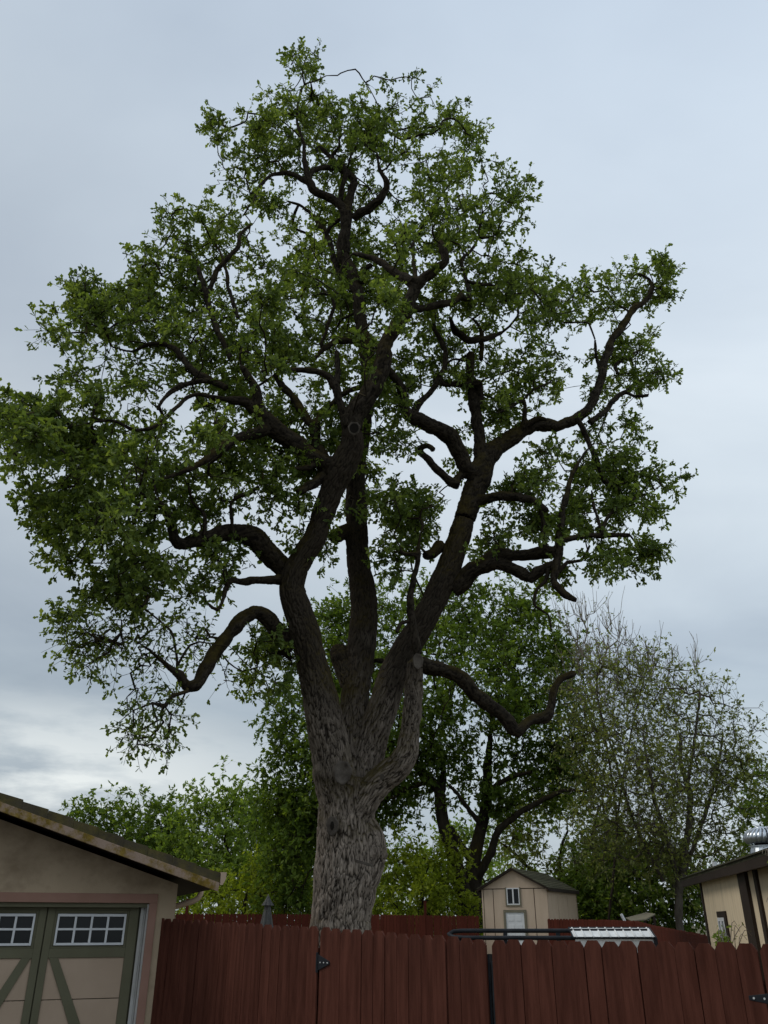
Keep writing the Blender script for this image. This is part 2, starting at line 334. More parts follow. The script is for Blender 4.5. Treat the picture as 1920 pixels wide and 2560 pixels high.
# white jambs with ribbed weather strip
for s, x in ((-1, OPR), (1, OPL)):
    j = MB(); j.box(min(x, x + s * 0.018), max(x, x + s * 0.018), 0.004, 0.12, 0, OPT - 0.01)
    j.box(min(x + s * 0.018, x + s * 0.075), max(x + s * 0.018, x + s * 0.060), 0.085, 0.105, 0, OPT - 0.03)
    j.tube([(x + s * 0.028, 0.083, 0), (x + s * 0.028, 0.083, OPT - 0.04)], 0.008, 6); j.tube([(x + s * 0.046, 0.083, 0), (x + s * 0.046, 0.083, OPT - 0.04)], 0.007, 6)
    j.build('jamb', M['jamb'], garage)
MB().box(OPL, OPR, 0.02, 0.06, OPT - 0.045, OPT - 0.002).build('door_header', M['green'], garage)
door = MB().box(OPL + 0.02, OPR - 0.02, 0.165, 0.20, 0.01, OPT - 0.01).build('garage_door', M['green'], garage)
def door_leaf(x0, s):
    """one carriage leaf: x0 is the seam, s the direction it runs in"""
    def bx(name, u0, u1, y0, y1, z0, z1, mat, bev=0.003):
        a, b_ = sorted((x0 + s * u0, x0 + s * u1))
        return MB().box(a, b_, y0, y1, z0, z1).build(name, mat, door, bevel=bev)
    W = 1.0
    G = M['green']
    bx('stile', 0.004, 0.082, 0.12, 0.165, 0.02, 2.09, G); bx('stile', 0.895, W, 0.12, 0.165, 0.02, 2.09, G)
    bx('rail', 0.082, 0.895, 0.121, 0.165, 2.045, 2.09, G); bx('rail', 0.082, 0.895, 0.121, 0.165, 1.568, 1.66, G)
    bx('rail', 0.082, 0.895, 0.121, 0.165, 0.02, 0.12, G)
    # moulded surround of the window
    for a in ((0.082, 0.112, 1.66, 2.045), (0.866, 0.895, 1.66, 2.045), (0.112, 0.866, 1.66, 1.686), (0.112, 0.866, 2.012, 2.045)):
        bx('window_surround', a[0], a[1], 0.134, 0.165, a[2], a[3], G)
    wf = MB(); zc0, zc1 = 1.690, 2.008
    def q(u0, u1, z0, z1, y0=0.112, y1=0.15):
        a, b_ = sorted((x0 + s * u0, x0 + s * u1)); wf.box(a, b_, y0, y1, z0, z1)
    q(0.115, 0.137, zc0, zc1); q(0.842, 0.864, zc0, zc1); q(0.137, 0.842, zc0, zc0 + 0.025); q(0.137, 0.842, zc1 - 0.028, zc1)
    f = wf.build('window_frame', M['white'], door, bevel=0.003)
    cols = [0.137 + k * (0.705 / 4) for k in range(5)]; rows = [zc0 + 0.025, 1.852, zc1 - 0.028]
    for k in (1, 2, 3): bx('muntin', cols[k] - 0.012, cols[k] + 0.012, 0.118, 0.15, rows[0], rows[2], M['white'], 0.002)
    for k in range(4): bx('muntin', cols[k] + (0.012 if k else 0), cols[k + 1] - (0.012 if k < 3 else 0), 0.119, 0.149, 1.841, 1.863, M['white'], 0.002)
    for k in range(4):
        for r_ in range(2):
            bx('pane', cols[k], cols[k + 1], 0.141 + 0.001 * r_, 0.160, rows[r_], rows[r_ + 1], M['glass'], 0)
    for z0, z1 in ((0.12, 0.575), (0.583, 1.162), (1.170, 1.568)):
        bx('panel', 0.082, 0.895, 0.138, 0.165, z0, z1, M['tan_panel'])
    # diagonal brace
    za, zb = 1.568, 0.12; k = 0.555
    p = [(0.092, za), (0.188, za), (0.188 + (za - zb) * k - 0.09, zb + 0.1), (0.188 + (za - zb) * k - 0.12, zb), (0.092 + (za - zb) * k - 0.1, zb)]
    p = [(min(a, 0.895), z) for a, z in p]
    pts = [(x0 + s * a, z) for a, z in p]
    MB().prism(pts, 0.1215, 0.138).build('brace', G, door, bevel=0.003)
door_leaf(-1.396, 1); door_leaf(-1.400, -1); door_leaf(-3.404, 1); door_leaf(-3.408, -1)
# roof: deck, overlapping shingle courses (butts show along the rake), fascia boards, gutter
Y0, Y1 = -0.62, GD + 0.3
TIP = 0.376
for side in (1, -1):
    X = (lambda x: x) if side == 1 else (lambda x: 2 * GRID - x)
    deck = [(X(GRID), roof_z(GRID) - 0.135), (X(TIP), roof_z(TIP) - 0.135), (X(TIP), roof_z(TIP) - 0.105), (X(GRID), roof_z(GRID) - 0.105)]
    MB().prism(deck, Y0 + 0.02, Y1).build('roof_deck', M['fascia'], garage)
    n = 10; st = (TIP - GRID) / n
    for k in range(n):
        a, b_ = GRID + k * st, GRID + (k + 1) * st - 0.0015
        za, zb = roof_z(a), roof_z(b_)
        jt = random.uniform(-0.004, 0.004)
        pr = [(X(a), za - 0.1045), (X(b_), zb - 0.1045), (X(b_), zb + 0.004 + jt), (X(a), za - 0.014 + jt)]
        MB().prism(pr, Y0 - 0.006 * random.random(), Y1).build('shingle_course', M['roof'], garage)
    fas = [(X(GRID), roof_z(GRID) - 0.193), (X(TIP) - side * 0.012, roof_z(TIP) - 0.145 - 0.045), (X(TIP), roof_z(TIP) - 0.100), (X(GRID), roof_z(GRID) - 0.100)]
    MB().prism(fas, Y0 - 0.012, Y0 + 0.02).build('rake_board', M['fascia'], garage, bevel=0.003)
    sof = [(X(GRID), roof_z(GRID) - 0.155), (X(TIP), roof_z(TIP) - 0.155), (X(TIP), roof_z(TIP) - 0.135), (X(GRID), roof_z(GRID) - 0.135)]
    MB().prism(sof, Y0 + 0.02, Y1 - 0.01).build('soffit', M['brown'], garage)
    gx = TIP + 0.004
    g = [(gx, 2.30), (gx + 0.028, 2.30), (gx + 0.060, 2.36), (gx + 0.066, 2.432), (gx + 0.060, 2.432), (gx + 0.052, 2.362), (gx + 0.026, 2.308), (gx + 0.006, 2.308), (gx + 0.006, 2.432), (gx, 2.432)]
    gut = MB().prism([(X(a), z) for a, z in g], Y0 - 0.012, Y1).build('gutter', M['tan_panel'], garage)
    MB().prism([(X(a), z) for a, z in ((gx, 2.30), (gx + 0.028, 2.30), (gx + 0.060, 2.36), (gx + 0.066, 2.432), (gx, 2.432))], Y0 - 0.018, Y0 - 0.0125).build('gutter_end_cap', M['tan_panel'], gut)
d = MB().tube([(0.41, 0.80, 2.305), (0.41, 0.80, 2.25), (0.385, 0.80, 2.20), (0.33, 0.80, 2.165), (0.10, 0.80, 2.10), (0.055, 0.80, 2.07), (0.045, 0.80, 2.0), (0.045, 0.80, 0.1)], 0.036, 10)
d.build('downspout', M['tan_panel'], garage, smooth=True)

# ------------------------------------------------------------------ board fences and gates
BW = 0.139
def board_mesh(name, h, wd, mat, ear=0.03, drop=0.042, th=0.018):
    a = wd / 2
    return MB().prism([(-a, 0), (a, 0), (a, h - drop), (a - ear, h), (-a + ear, h), (-a, h - drop)], -th / 2, th / 2).mesh(name, mat)
back_batten = MB().box(-0.035, 0.035, 0.0165, 0.030, 0.0, 1.70).mesh('backing_board', M['fence'])
def run_boards(parent, x0, x1, top, mesh_h, mats, width=BW, z0=0.05, vary=0.008, tilt=0.0018, bev=0.0):
    n = max(1, round((x1 - x0) / width)); st = (x1 - x0) / n
    for k in range(n):
        x = x0 + (k + 0.5) * st
        o = link('board', mats[random.randrange(len(mats))], parent)
        tz = top(x) if callable(top) else top
        if k:                                          # a narrow board behind every joint
            q = link('backing_board', back_batten, parent); q.location = (x - st / 2, 0.0, tz - mesh_h + 0.01)
        o.location = (x, random.uniform(-0.004, 0.004), tz - mesh_h + random.uniform(-vary, vary))
        o.rotation_euler = (random.uniform(-0.003, 0.003), random.uniform(-tilt, tilt), random.uniform(-0.03, 0.03))
FE = math.atan2(-0.691, 0.7228)
FO = Vector((0, 8.16, 0))
def on_fence(t): return FO + Vector((0.7228, -0.691, 0)) * t
near = [board_mesh('board', 1.78, BW - g, M['fence'], e) for g, e in ((0.003, 0.032), (0.004, 0.036), (0.005, 0.030), (0.003, 0.027))]
def hinge(parent, x, z, length, s=1, h=0.165):
    y = -0.016
    hb = MB().box(x - s * 0.0 - 0.022 if s > 0 else x - 0.0, x + 0.0 if s > 0 else x + 0.022, y, y + 0.007, z - h / 2, z + h / 2).build('hinge', M['black'], parent, bevel=0.002)
    MB().prism([(x, z - h * 0.42), (x + s * length, z - 0.012), (x + s * length, z + 0.012), (x, z + h * 0.42)], y, y + 0.006).build('strap', M['black'], hb, bevel=0.002)
    MB().tube([(x, y, z - h / 2), (x, y, z + h / 2)], 0.009, 8).build('hinge_pin', M['black'], hb)
    for k in (0.25, 0.55, 0.85):
        MB().tube([(x + s * length * k, y - 0.004, z), (x + s * length * k, y + 0.001, z)], 0.0065, 8).build('screw', M['zinc'], hb)
def rails(parent, x0, x1, ztop):
    for z in (0.35, ztop - 0.26):
        MB().box(x0, x1, 0.032, 0.070, z - 0.045, z + 0.045).build('rail', M['fence'], parent)
side_fence = tag(empty('fence_panel', on_fence(-0.86), FE), 'red-brown board fence panel running from the garage corner to the gate hinge', 'fence')
run_boards(side_fence, -2.77, 0.0, lambda x: 1.880 - 0.031 * x, 1.78, near)
MB().box(-2.77, 0.0, 0.032, 0.070, 0.3, 0.39).build('rail', M['fence'], side_fence); MB().box(-2.77, 0.0, 0.032, 0.070, 1.52, 1.61).build('rail', M['fence'], side_fence)
MB().box(-0.10, -0.01, 0.072, 0.162, 0, 1.70).build('post', M['fence'], side_fence)
ob = MB().box(-2.92, -2.774, -0.006, 0.016, 0.0, 1.765).build('end_board', M['fence'], side_fence)
gate_a = tag(empty('gate', on_fence(-0.842), FE), 'red-brown board gate leaf hinged to the fence panel beside the oak trunk', 'gate', 'driveway gate leaves')
run_boards(gate_a, 0.012, 1.972, lambda x: 1.878 - 0.043 * x, 1.78, near, vary=0.006)
rails(gate_a, 0.02, 1.96, 1.80)
MB().box(1.955, 1.985, 0.010, 0.05, 0.06, 1.69).build('edge_tube', M['black'], gate_a)
hinge(gate_a, -0.006, 1.583, 0.165); hinge(gate_a, -0.006, 0.45, 0.165)
gate_b = tag(empty('gate', on_fence(1.170), FE), 'red-brown board gate leaf with black strap hinge in front of the cream house', 'gate', 'driveway gate leaves')
run_boards(gate_b, 0.012, 2.11, lambda x: 1.795 - 0.002 * x, 1.78, near, vary=0.006)
rails(gate_b, 0.02, 2.10, 1.80)
MB().box(-0.012, 0.008, 0.010, 0.05, 0.06, 1.64).build('edge_tube', M['black'], gate_b)
hinge(gate_b, 2.225, 1.489, 0.22, -1, 0.10); hinge(gate_b, 2.225, 0.45, 0.22, -1, 0.10)
end_fence = tag(empty('fence_panel', on_fence(3.285), FE), 'short red-brown fence panel carrying the strap hinge of the gate', 'fence')
run_boards(end_fence, 0.004, 1.39, 1.795, 1.78, near)
MB().box(0.01, 1.38, 0.032, 0.070, 1.45, 1.54).build('rail', M['fence'], end_fence); MB().box(0.02, 0.11, 0.072, 0.162, 0, 1.72).build('post', M['fence'], end_fence)

far = [board_mesh('board', 1.80, 0.137 - g, M['far_fence'], 0.035, 0.04) for g in (0.0, 0.004)]
def far_fence(pts, label, posts=()):
    """a board fence along a polyline of (x, y, top z)"""
    root = tag(empty('board_fence', (pts[0][0], pts[0][1], ground_z(pts[0][1]))), label, 'fence', 'fences round the back yard')
    o0 = Vector((pts[0][0], pts[0][1], ground_z(pts[0][1])))
    for a, b_ in zip(pts, pts[1:]):
        va, vb = Vector(a) - o0, Vector(b_) - o0
        dxy = Vector((vb.x - va.x, vb.y - va.y, 0)); ln = dxy.length; ang = math.atan2(dxy.y, dxy.x)
        n = max(1, round(ln / 0.142))
        for k in range(n):
            f = (k + 0.5) / n; p = va.lerp(vb, f)
            o = link('board', far[random.randrange(2)], root)
            o.location = (p.x, p.y, p.z - 1.80 + random.uniform(-0.008, 0.008)); o.rotation_euler = (0, random.uniform(-0.005, 0.005), ang)
        nx, ny = -math.sin(ang) * 0.035, math.cos(ang) * 0.035
        for dz in (0.35, 1.45):
            MB().tube([(va.x + nx, va.y + ny, va.z - dz), (vb.x + nx, vb.y + ny, vb.z - dz)], 0.04, 4).build('rail', M['far_fence'], root)
    for (x, y, zt) in posts:
        p = Vector((x, y, 0)) - o0
        MB().box(p.x - 0.05, p.x + 0.05, p.y + 0.09, p.y + 0.19, p.z + ground_z(y) - 0.1, p.z + zt).build('post', M['far_fence'], root)
    return root
pw = lambda x, y, D: tuple(at(x, y, D))
far_fence([(-14.0, 36.0, 2.30), pw(430, 2284, 36), pw(800, 2285, 36), pw(1000, 2287, 34.2), pw(1197, 2289, 33.2)],
          'dark red board fence along the back of the yard behind the umbrella and oak trunk', [(pw(468, 2247, 36)[0], 36.0, pw(468, 2247, 36)[2]), (pw(1063, 2250, 33.9)[0], 33.9, pw(1063, 2252, 33.9)[2])])
far_fence([pw(1369, 2297, 32.0), pw(1500, 2299, 30), pw(1591, 2302, 27), pw(1632, 2313, 22), pw(1775, 2339.5, 13.4)],
          'dark red board fence curving from the shed corner to the cream house')

# ------------------------------------------------------------------ shed
th = R(27)
SX, SY = 5.87, 32.6                                  # right-hand front corner
shed = tag(empty('shed', (SX, SY, ground_z(SY)), -th), 'small tan two-storey shed with white door, window and mossy shingle roof', 'shed')
gz = ground_z(SY); SW, SDp = 2.50, 3.95
ze, za = 3.06 - gz, 3.70 - gz
core = MB().box(-SW + 0.03, -0.03, 0.03, SDp - 0.03, 0, ze); core.prism([(-SW + 0.03, ze), (-0.03, ze), (-SW / 2, za - 0.02)], 0.03, SDp - 0.03); core.build('wall', M['brown'], shed)
# siding panels with battens in the joints
def span(a, b_, z0, z1, y0=0.0): return MB().box(a, b_, y0, 0.03, z0, z1).build('siding_panel', M['shed'], shed)
DX0, DX1, DZ = -1.60, -0.90, 2.29 - gz               # door opening
WX0, WX1, WZ0, WZ1 = -1.52, -1.03, 2.54 - gz, 3.10 - gz
b1, b2, b3 = -SW + 0.07, -2.05, -0.48
span(-SW, b1 - 0.015, 0, ze); span(b1 + 0.015, b2 - 0.015, 0, ze); span(b2 + 0.015, DX0 - 0.085, 0, ze); span(DX1 + 0.085, b3 - 0.015, 0, ze); span(b3 + 0.015, 0.0, 0, ze)
span(DX0 - 0.085, DX1 + 0.085, DZ + 0.085, WZ0 - 0.05); span(DX0 - 0.085, WX0 - 0.05, WZ0 - 0.05, ze); span(WX1 + 0.05, DX1 + 0.085, WZ0 - 0.05, ze)
MB().prism([(-SW, ze + 0.03), (0, ze + 0.03), (-SW / 2, za)], 0.0, 0.03).build('gable_panel', M['shed'], shed)
for k in range(3):
    a = 0.04 + k * (SDp - 0.08) / 3
    MB().box(-0.03, 0.0, a + 0.018, a + (SDp - 0.08) / 3 - 0.018, 0, ze - 0.02).build('siding_panel', M['shed'], shed)
for y in (0.0, SDp - 0.04): MB().box(-0.028, 0.012, y + (0.002 if y else 0.031), y + 0.039, 0, ze - 0.02).build('corner_board', M['shed'], shed)
for a in ((DX0 - 0.08, DX0, 0, DZ), (DX1, DX1 + 0.08, 0, DZ), (DX0 - 0.08, DX1 + 0.08, DZ, DZ + 0.08)):
    MB().box(a[0], a[1], -0.03, 0.03, a[2], a[3]).build('door_trim', M['shed_trim'], shed)
sd = MB().box(DX0, DX1, -0.004, 0.03, 0.05, DZ).build('door', M['white'], shed)
for r_ in range(3):
    for c_ in range(2):
        xx = DX0 + 0.09 + c_ * 0.29; zz = DZ - 0.10 - r_ * 0.62
        h_ = 0.18 if r_ == 0 else 0.5
        MB().box(xx, xx + 0.22, -0.012, -0.004, max(zz - h_ - (0.0 if r_ == 0 else -0.32), 0.1), zz + (0.0 if r_ == 0 else 0.32)).build('door_panel', M['white'], sd, bevel=0.006)
win = MB().box(WX0, WX1, 0.0, 0.03, WZ0, WZ1).build('window', M['glass'], shed)
for a in ((WX0, WX0 + 0.035, WZ0, WZ1), (WX1 - 0.035, WX1, WZ0, WZ1), (WX0 + 0.035, WX1 - 0.035, WZ0, WZ0 + 0.035), (WX0 + 0.035, WX1 - 0.035, WZ1 - 0.035, WZ1), ((WX0 + WX1) / 2 - 0.025, (WX0 + WX1) / 2 + 0.025, WZ0 + 0.035, WZ1 - 0.035)):
    MB().box(a[0], a[1], -0.022, 0.0, a[2], a[3]).build('window_frame', M['white'], win)
for a in ((WX0 - 0.05, WX0, WZ0 - 0.05, WZ1 + 0.02), (WX1, WX1 + 0.05, WZ0 - 0.05, WZ1 + 0.02), (WX0, WX1, WZ0 - 0.05, WZ0)):
    MB().box(a[0], a[1], -0.028, -0.002, a[2], a[3]).build('window_trim', M['shed_trim'], win)
sl = (za - ze) / (SW / 2)
for s in (1, -1):
    X = (lambda x: x) if s == 1 else (lambda x: -SW - x)
    zr = lambda x: ze + 0.05 - sl * (x - 0.0)
    ov = 0.10
    MB().prism([(X(-SW / 2), zr(-SW / 2) - 0.05), (X(ov), zr(ov) - 0.05), (X(ov), zr(ov) + 0.02), (X(-SW / 2), zr(-SW / 2) + 0.02)], -0.14, SDp + 0.1).build('roof_deck', M['brown'], shed)
    n = 9
    for k in range(n):
        a = -SW / 2 + k * (SW / 2 + ov) / n; b_ = a + (SW / 2 + ov) / n + 0.02
        MB().prism([(X(a), zr(a) + 0.021), (X(b_), zr(b_) + 0.026), (X(b_), zr(b_) + 0.052), (X(a), zr(a) + 0.028)], -0.16, SDp + 0.12).build('shingle_course', M['shed_roof'], shed)
    MB().box(min(X(ov), X(ov) + s * 0.02), max(X(ov), X(ov) + s * 0.02), -0.14, SDp + 0.1, zr(ov) - 0.09, zr(ov) + 0.02).build('fascia', M['brown'], shed)

# ------------------------------------------------------------------ cream house behind the right-hand gate
HE = Vector((-0.1725, -0.985, 0)); HO = Vector((4.41, 12.5, 0))
HR = math.atan2(HE.y, HE.x)                          # local x runs towards the viewer along the wall, local y points into the house
house = tag(empty('house', HO, HR), 'cream house wall with dark brown trim boards and small white window', 'house')
HL = 6.0
MB().box(0, HL, 0.0, 5.0, 0, 2.448).build('wall', M['cream'], house)
def sheet(x0, x1, z0, z1): MB().box(x0, x1, -0.014, 0.0, z0, z1).build('siding_panel', M['cream'], house)
sheet(0.10, 0.955, 0, 2.452); sheet(0.955, 1.50, 2.045, 2.452); sheet(1.50, 2.62, 0, 2.452); sheet(0.955, 1.50, 0, 1.16); sheet(3.0, 3.33, 0, 2.40); sheet(3.46, HL, 0, 2.40)
MB().box(-0.012, 0.10, -0.03, 0.0, 0, 2.45).build('corner_board', M['brown'], house)
MB().box(2.62, 3.0, -0.05, 0.0, 0, 2.45).build('trim_board', M['brown'], house); MB().box(3.33, 3.46, -0.04, 0.0, 0, 2.40).build('trim_board', M['brown'], house)
hw = MB().box(0.97, 1.36, -0.006, 0.0, 1.18, 1.965).build('window', M['glass'], house)
for a in ((0.955, 1.0, 1.16, 1.975), (1.31, 1.37, 1.16, 1.975), (1.0, 1.31, 1.16, 1.21), (1.0, 1.31, 1.935, 1.975), (1.09, 1.20, 1.21, 1.935)):
    MB().box(a[0], a[1], -0.035, -0.007, a[2], a[3]).build('window_frame', M['white'], hw)
MB().box(0.95, 1.50, -0.034, 0.0, 1.978, 2.045).build('window_trim', M['brown'], house); MB().box(1.372, 1.50, -0.034, 0.0, 1.10, 1.978).build('window_trim', M['brown'], house)
hs = 0.20
def hroof(x0, x1, e, z, name='roof'):
    r_ = MB().prism([(-e, z), (5.2, z + hs * (5.2 + e)), (5.2, z + hs * (5.2 + e) + 0.03), (-e, z + 0.03)], x0, x1, 'yz').build(name, M['shed_roof'], house)
    for k in range(16):
        y0 = -e - 0.02 + k * 0.14
        z0 = z + hs * (y0 + e)
        MB().prism([(y0, z0 + 0.031), (y0 + 0.16, z0 + 0.031 + hs * 0.16), (y0 + 0.16, z0 + 0.036 + hs * 0.16), (y0, z0 + 0.046)], x0 - 0.01, x1 + 0.01, 'yz').build('shingle_course', M['shed_roof'], r_)
    MB().box(x0, x1, -e, -e + 0.03, z - 0.085, z - 0.002).build('fascia', M['brown'], r_)
    MB().prism([(-e + 0.03, z - 0.02), (0.0, z - 0.02), (0.0, z - 0.004), (-e + 0.03, z - 0.004)], x0, x1, 'yz').build('soffit', M['brown'], r_)
hroof(-0.85, 2.98, 0.14, 2.475); hroof(3.0, HL + 0.3, 0.22, 2.45, 'roof')
# spinning roof ventilator, at rest
TX = at(1906, 2100, 10.8)
turb = tag(empty('roof_ventilator', (TX[0], 10.8, 2.60)), 'round galvanised turbine roof ventilator with curved vanes on the house roof', 'roof ventilator')
MB().prism([(-0.26, -0.26), (0.26, -0.26), (0.26, 0.26), (-0.26, 0.26)], -0.012, 0.0, 'xy').build('flashing', M['metal'], turb)
MB().tube([(0, 0, -0.05), (0, 0, 0.04), (0, 0, 0.135), (0, 0, 0.15)], [0.20, 0.185, 0.155, 0.155], 24).build('neck', M['metal'], turb, smooth=False)
MB().tube([(0, 0, 0.15), (0, 0, 0.158)], 0.175, 24).build('lower_ring', M['metal'], turb)
MB().tube([(0, 0, 0.158), (0, 0, 0.33)], 0.10, 16).build('core', M['hollow'], turb)  # near-black cylinder painted as the shade behind the vanes
nv = 22
for k in range(nv):
    mb = MB(); a0 = 2 * math.pi * k / nv
    for i in range(9):
        f = i / 8; ph = -0.62 + f * 1.95                # latitude
        rr = 0.205 * math.cos(ph) + 0.008; zz = 0.25 + 0.115 * math.sin(ph) * 1.05
        for da, dr in ((0.0, 0.006), (0.30, -0.012)):
            aa = a0 + da + f * 0.25
            mb.v.append(((rr + dr) * math.cos(aa), (rr + dr) * math.sin(aa), zz))
    for i in range(8): mb.f.append((2 * i, 2 * i + 1, 2 * i + 3, 2 * i + 2))
    o = mb.build('vane', M['metal'], turb, smooth=True)
    so = o.modifiers.new('solid', 'SOLIDIFY'); so.thickness = 0.003
MB().tube([(0, 0, 0.355), (0, 0, 0.372), (0, 0, 0.382)], [0.085, 0.07, 0.02], 20).build('cap', M['metal'], turb, smooth=True)
p0 = at(1787, 2160, 12.4)
pv = MB().tube([(0, 0, -0.25), (0, 0, 0.10)], 0.035, 10).build('vent_pipe', M['white'])
pv.location = (p0[0], 12.4, 2.58); tag(pv, 'short pale vent pipe standing on the cream house roof', 'pipe')

# ------------------------------------------------------------------ trailer rack behind the gates
rack = tag(empty('trailer', (1.55, 8.75, 0)), 'black tubular trailer frame with ribbed white sheet end behind the gates', 'trailer')
x0, x1 = -0.92, 0.20
zT, zB = 1.846, 1.786
loop = [(0.95, 0.0, zT), (-0.80, 0.0, zT), (-0.89, 0.0, zT - 0.006), (-0.935, 0.0, zT - 0.028), (-0.90, -0.06, zB + 0.008), (-0.80, -0.1, zB + 0.002), (0.95, -0.1, zB)]
MB().tube(loop, 0.019, 10).build('rail', M['black'], rack, smooth=True)
for x in (-0.40, 0.10): MB().box(x - 0.018, x + 0.018, -0.012, 0.012, zB - 0.7, zT - 0.012).build('post', M['black'], rack)
for x in (-0.85, 0.93): MB().box(x - 0.03, x + 0.03, -0.03, 0.03, 0.45, zB).build('post', M['black'], rack)
MB().box(-0.95, 0.98, -0.08, 1.3, 0.42, 0.50).build('deck', M['black'], rack)
for x in (-0.80, 0.83):
    wh = MB().tube([(x - 0.09, 0.6, 0.30), (x + 0.09, 0.6, 0.30)], 0.30, 24).build('wheel', M['black'], rack)
    MB().tube([(x - 0.095, 0.6, 0.30), (x + 0.095, 0.6, 0.30)], 0.16, 16).build('rim', M['metal'], wh)
MB().box(-0.85, -0.80, 0.3, 0.9, 0.28, 0.42).build('axle', M['black'], rack)
# ribbed white sheet in a black frame, leaning back a little
pn = MB(); xa, xb, zt, zb = 0.215, 0.985, 1.872, 1.790
yT, yB = 0.04, -0.14
def slab(xL, xR, off, mat, name, par, zt=zt, zb=zb):
    m_ = MB(); m_.v = [(xL, yB - off, zb), (xR, yB - off, zb), (xR, yT - off, zt), (xL, yT - off, zt), (xL, yB + 0.012, zb), (xR, yB + 0.012, zb), (xR, yT + 0.012, zt), (xL, yT + 0.012, zt)]
    m_.f = [(0, 1, 2, 3), (7, 6, 5, 4), (0, 4, 5, 1), (1, 5, 6, 2), (2, 6, 7, 3), (3, 7, 4, 0)]
    return m_.build(name, mat, par)
sheet_o = slab(xa, xb, 0.0, M['white_sheet'], 'sheet', rack)
for k in range(10):
    x = xa + 0.03 + k * 0.079
    MB().tube([(x, yB - 0.004, zb + 0.002), (x, yT - 0.004, zt - 0.002)], 0.009, 8).build('rib', M['white_sheet'], sheet_o, smooth=True)
for p, q_ in (((xa, yT, zt), (xb, yT, zt)), ((xa, yB, zb), (xb, yB, zb)), ((xa, yT, zt), (xa, yB, zb)), ((xb, yT, zt), (xb, yB, zb))):
    MB().tube([p, q_], 0.0075, 6).build('sheet_edge', M['black'], sheet_o)
MB().box(xa + 0.02, xb - 0.02, yB + 0.02, yB + 0.035, 0.5, zb - 0.012).build('side_sheet', M['white_sheet'], rack)
MB().box(xb - 0.02, xb + 0.012, yB, yT + 0.02, 0.5, zb - 0.004).build('corner_post', M['black'], rack)

# ------------------------------------------------------------------ closed patio umbrella
uz = ground_z(24)
umb = tag(empty('umbrella', (-3.07, 24, uz)), 'closed grey patio umbrella standing in front of the back fence', 'umbrella')
MB().tube([(0, 0, 0), (0, 0, 2.36)], 0.02, 8).build('pole', M['shed_trim'], umb)
MB().tube([(0, 0, 0), (0, 0, 0.05), (0, 0, 0.09)], [0.28, 0.26, 0.05], 20).build('base', M['black'], umb)
def folded(z0, z1, r0, r1, folds, name, n=64, rings=10, ph=0):
    mb = MB()
    for i in range(rings + 1):
        f = i / rings; r_ = r1 + (r0 - r1) * (1 - f) ** 1.15; z = z0 + (z1 - z0) * f
        for j in range(n):
            a = 2 * math.pi * j / n
            k = 1 + 0.32 * (abs(math.sin(folds * a / 2 + ph)) - 0.6) * (1 - f * 0.6)
            mb.v.append((r_ * k * math.cos(a), r_ * k * math.sin(a), z))
    for i in range(rings):
        for j in range(n):
            j2 = (j + 1) % n; mb.f.append((i * n + j, i * n + j2, (i + 1) * n + j2, (i + 1) * n + j))
    mb.f.append(tuple(rings * n + j for j in range(n)))
    o = mb.build(name, M['umbrella'], umb, smooth=True); return o
folded(1.05, 2.22, 0.30, 0.065, 8, 'canopy'); folded(2.15, 2.38, 0.150, 0.022, 8, 'top_vent', ph=0.6)
MB().tube([(0, 0, 2.36), (0, 0, 2.40), (0, 0, 2.42)], [0.014, 0.018, 0.004], 8).build('finial', M['shed_trim'], umb)

# ------------------------------------------------------------------ small metal roof corner and pipe above the curved fence
mr = tag(empty('lean_to', (at(1610, 2296, 31)[0], 31.0, ground_z(31))), 'grey metal lean-to roof showing above the curved fence', 'shelter')
zz = at(1610, 2290, 31)[2] - ground_z(31)
rf = MB(); rf.v = [(-0.45, 0, zz - 0.14), (0.05, 0, zz - 0.10), (0.40, 0, zz + 0.07), (0.55, 1.6, zz + 0.13), (-0.2, 1.6, zz - 0.04)]
rf.f = [(0, 1, 2, 3, 4)]
o = rf.build('roof_sheet', M['shed_trim'], mr); so = o.modifiers.new('solid', 'SOLIDIFY'); so.thickness = 0.03
for x, y in ((-0.3, 0.1), (0.38, 0.15), (-0.15, 1.5), (0.45, 1.5)): MB().box(x - 0.04, x + 0.04, y - 0.04, y + 0.04, 0, zz - 0.16 + (0.16 if x > 0 else 0)).build('post', M['brown'], mr)
pp = MB().tube([(0.0, 0, -2.0), (0.0, 0, -0.10), (-0.09, 0, 0.08)], 0.05, 10).build('standpipe', M['white'])
pq = at(1560, 2292, 30.5); pp.location = tuple(pq); tag(pp, 'bent white standpipe poking up behind the curved fence', 'pipe')

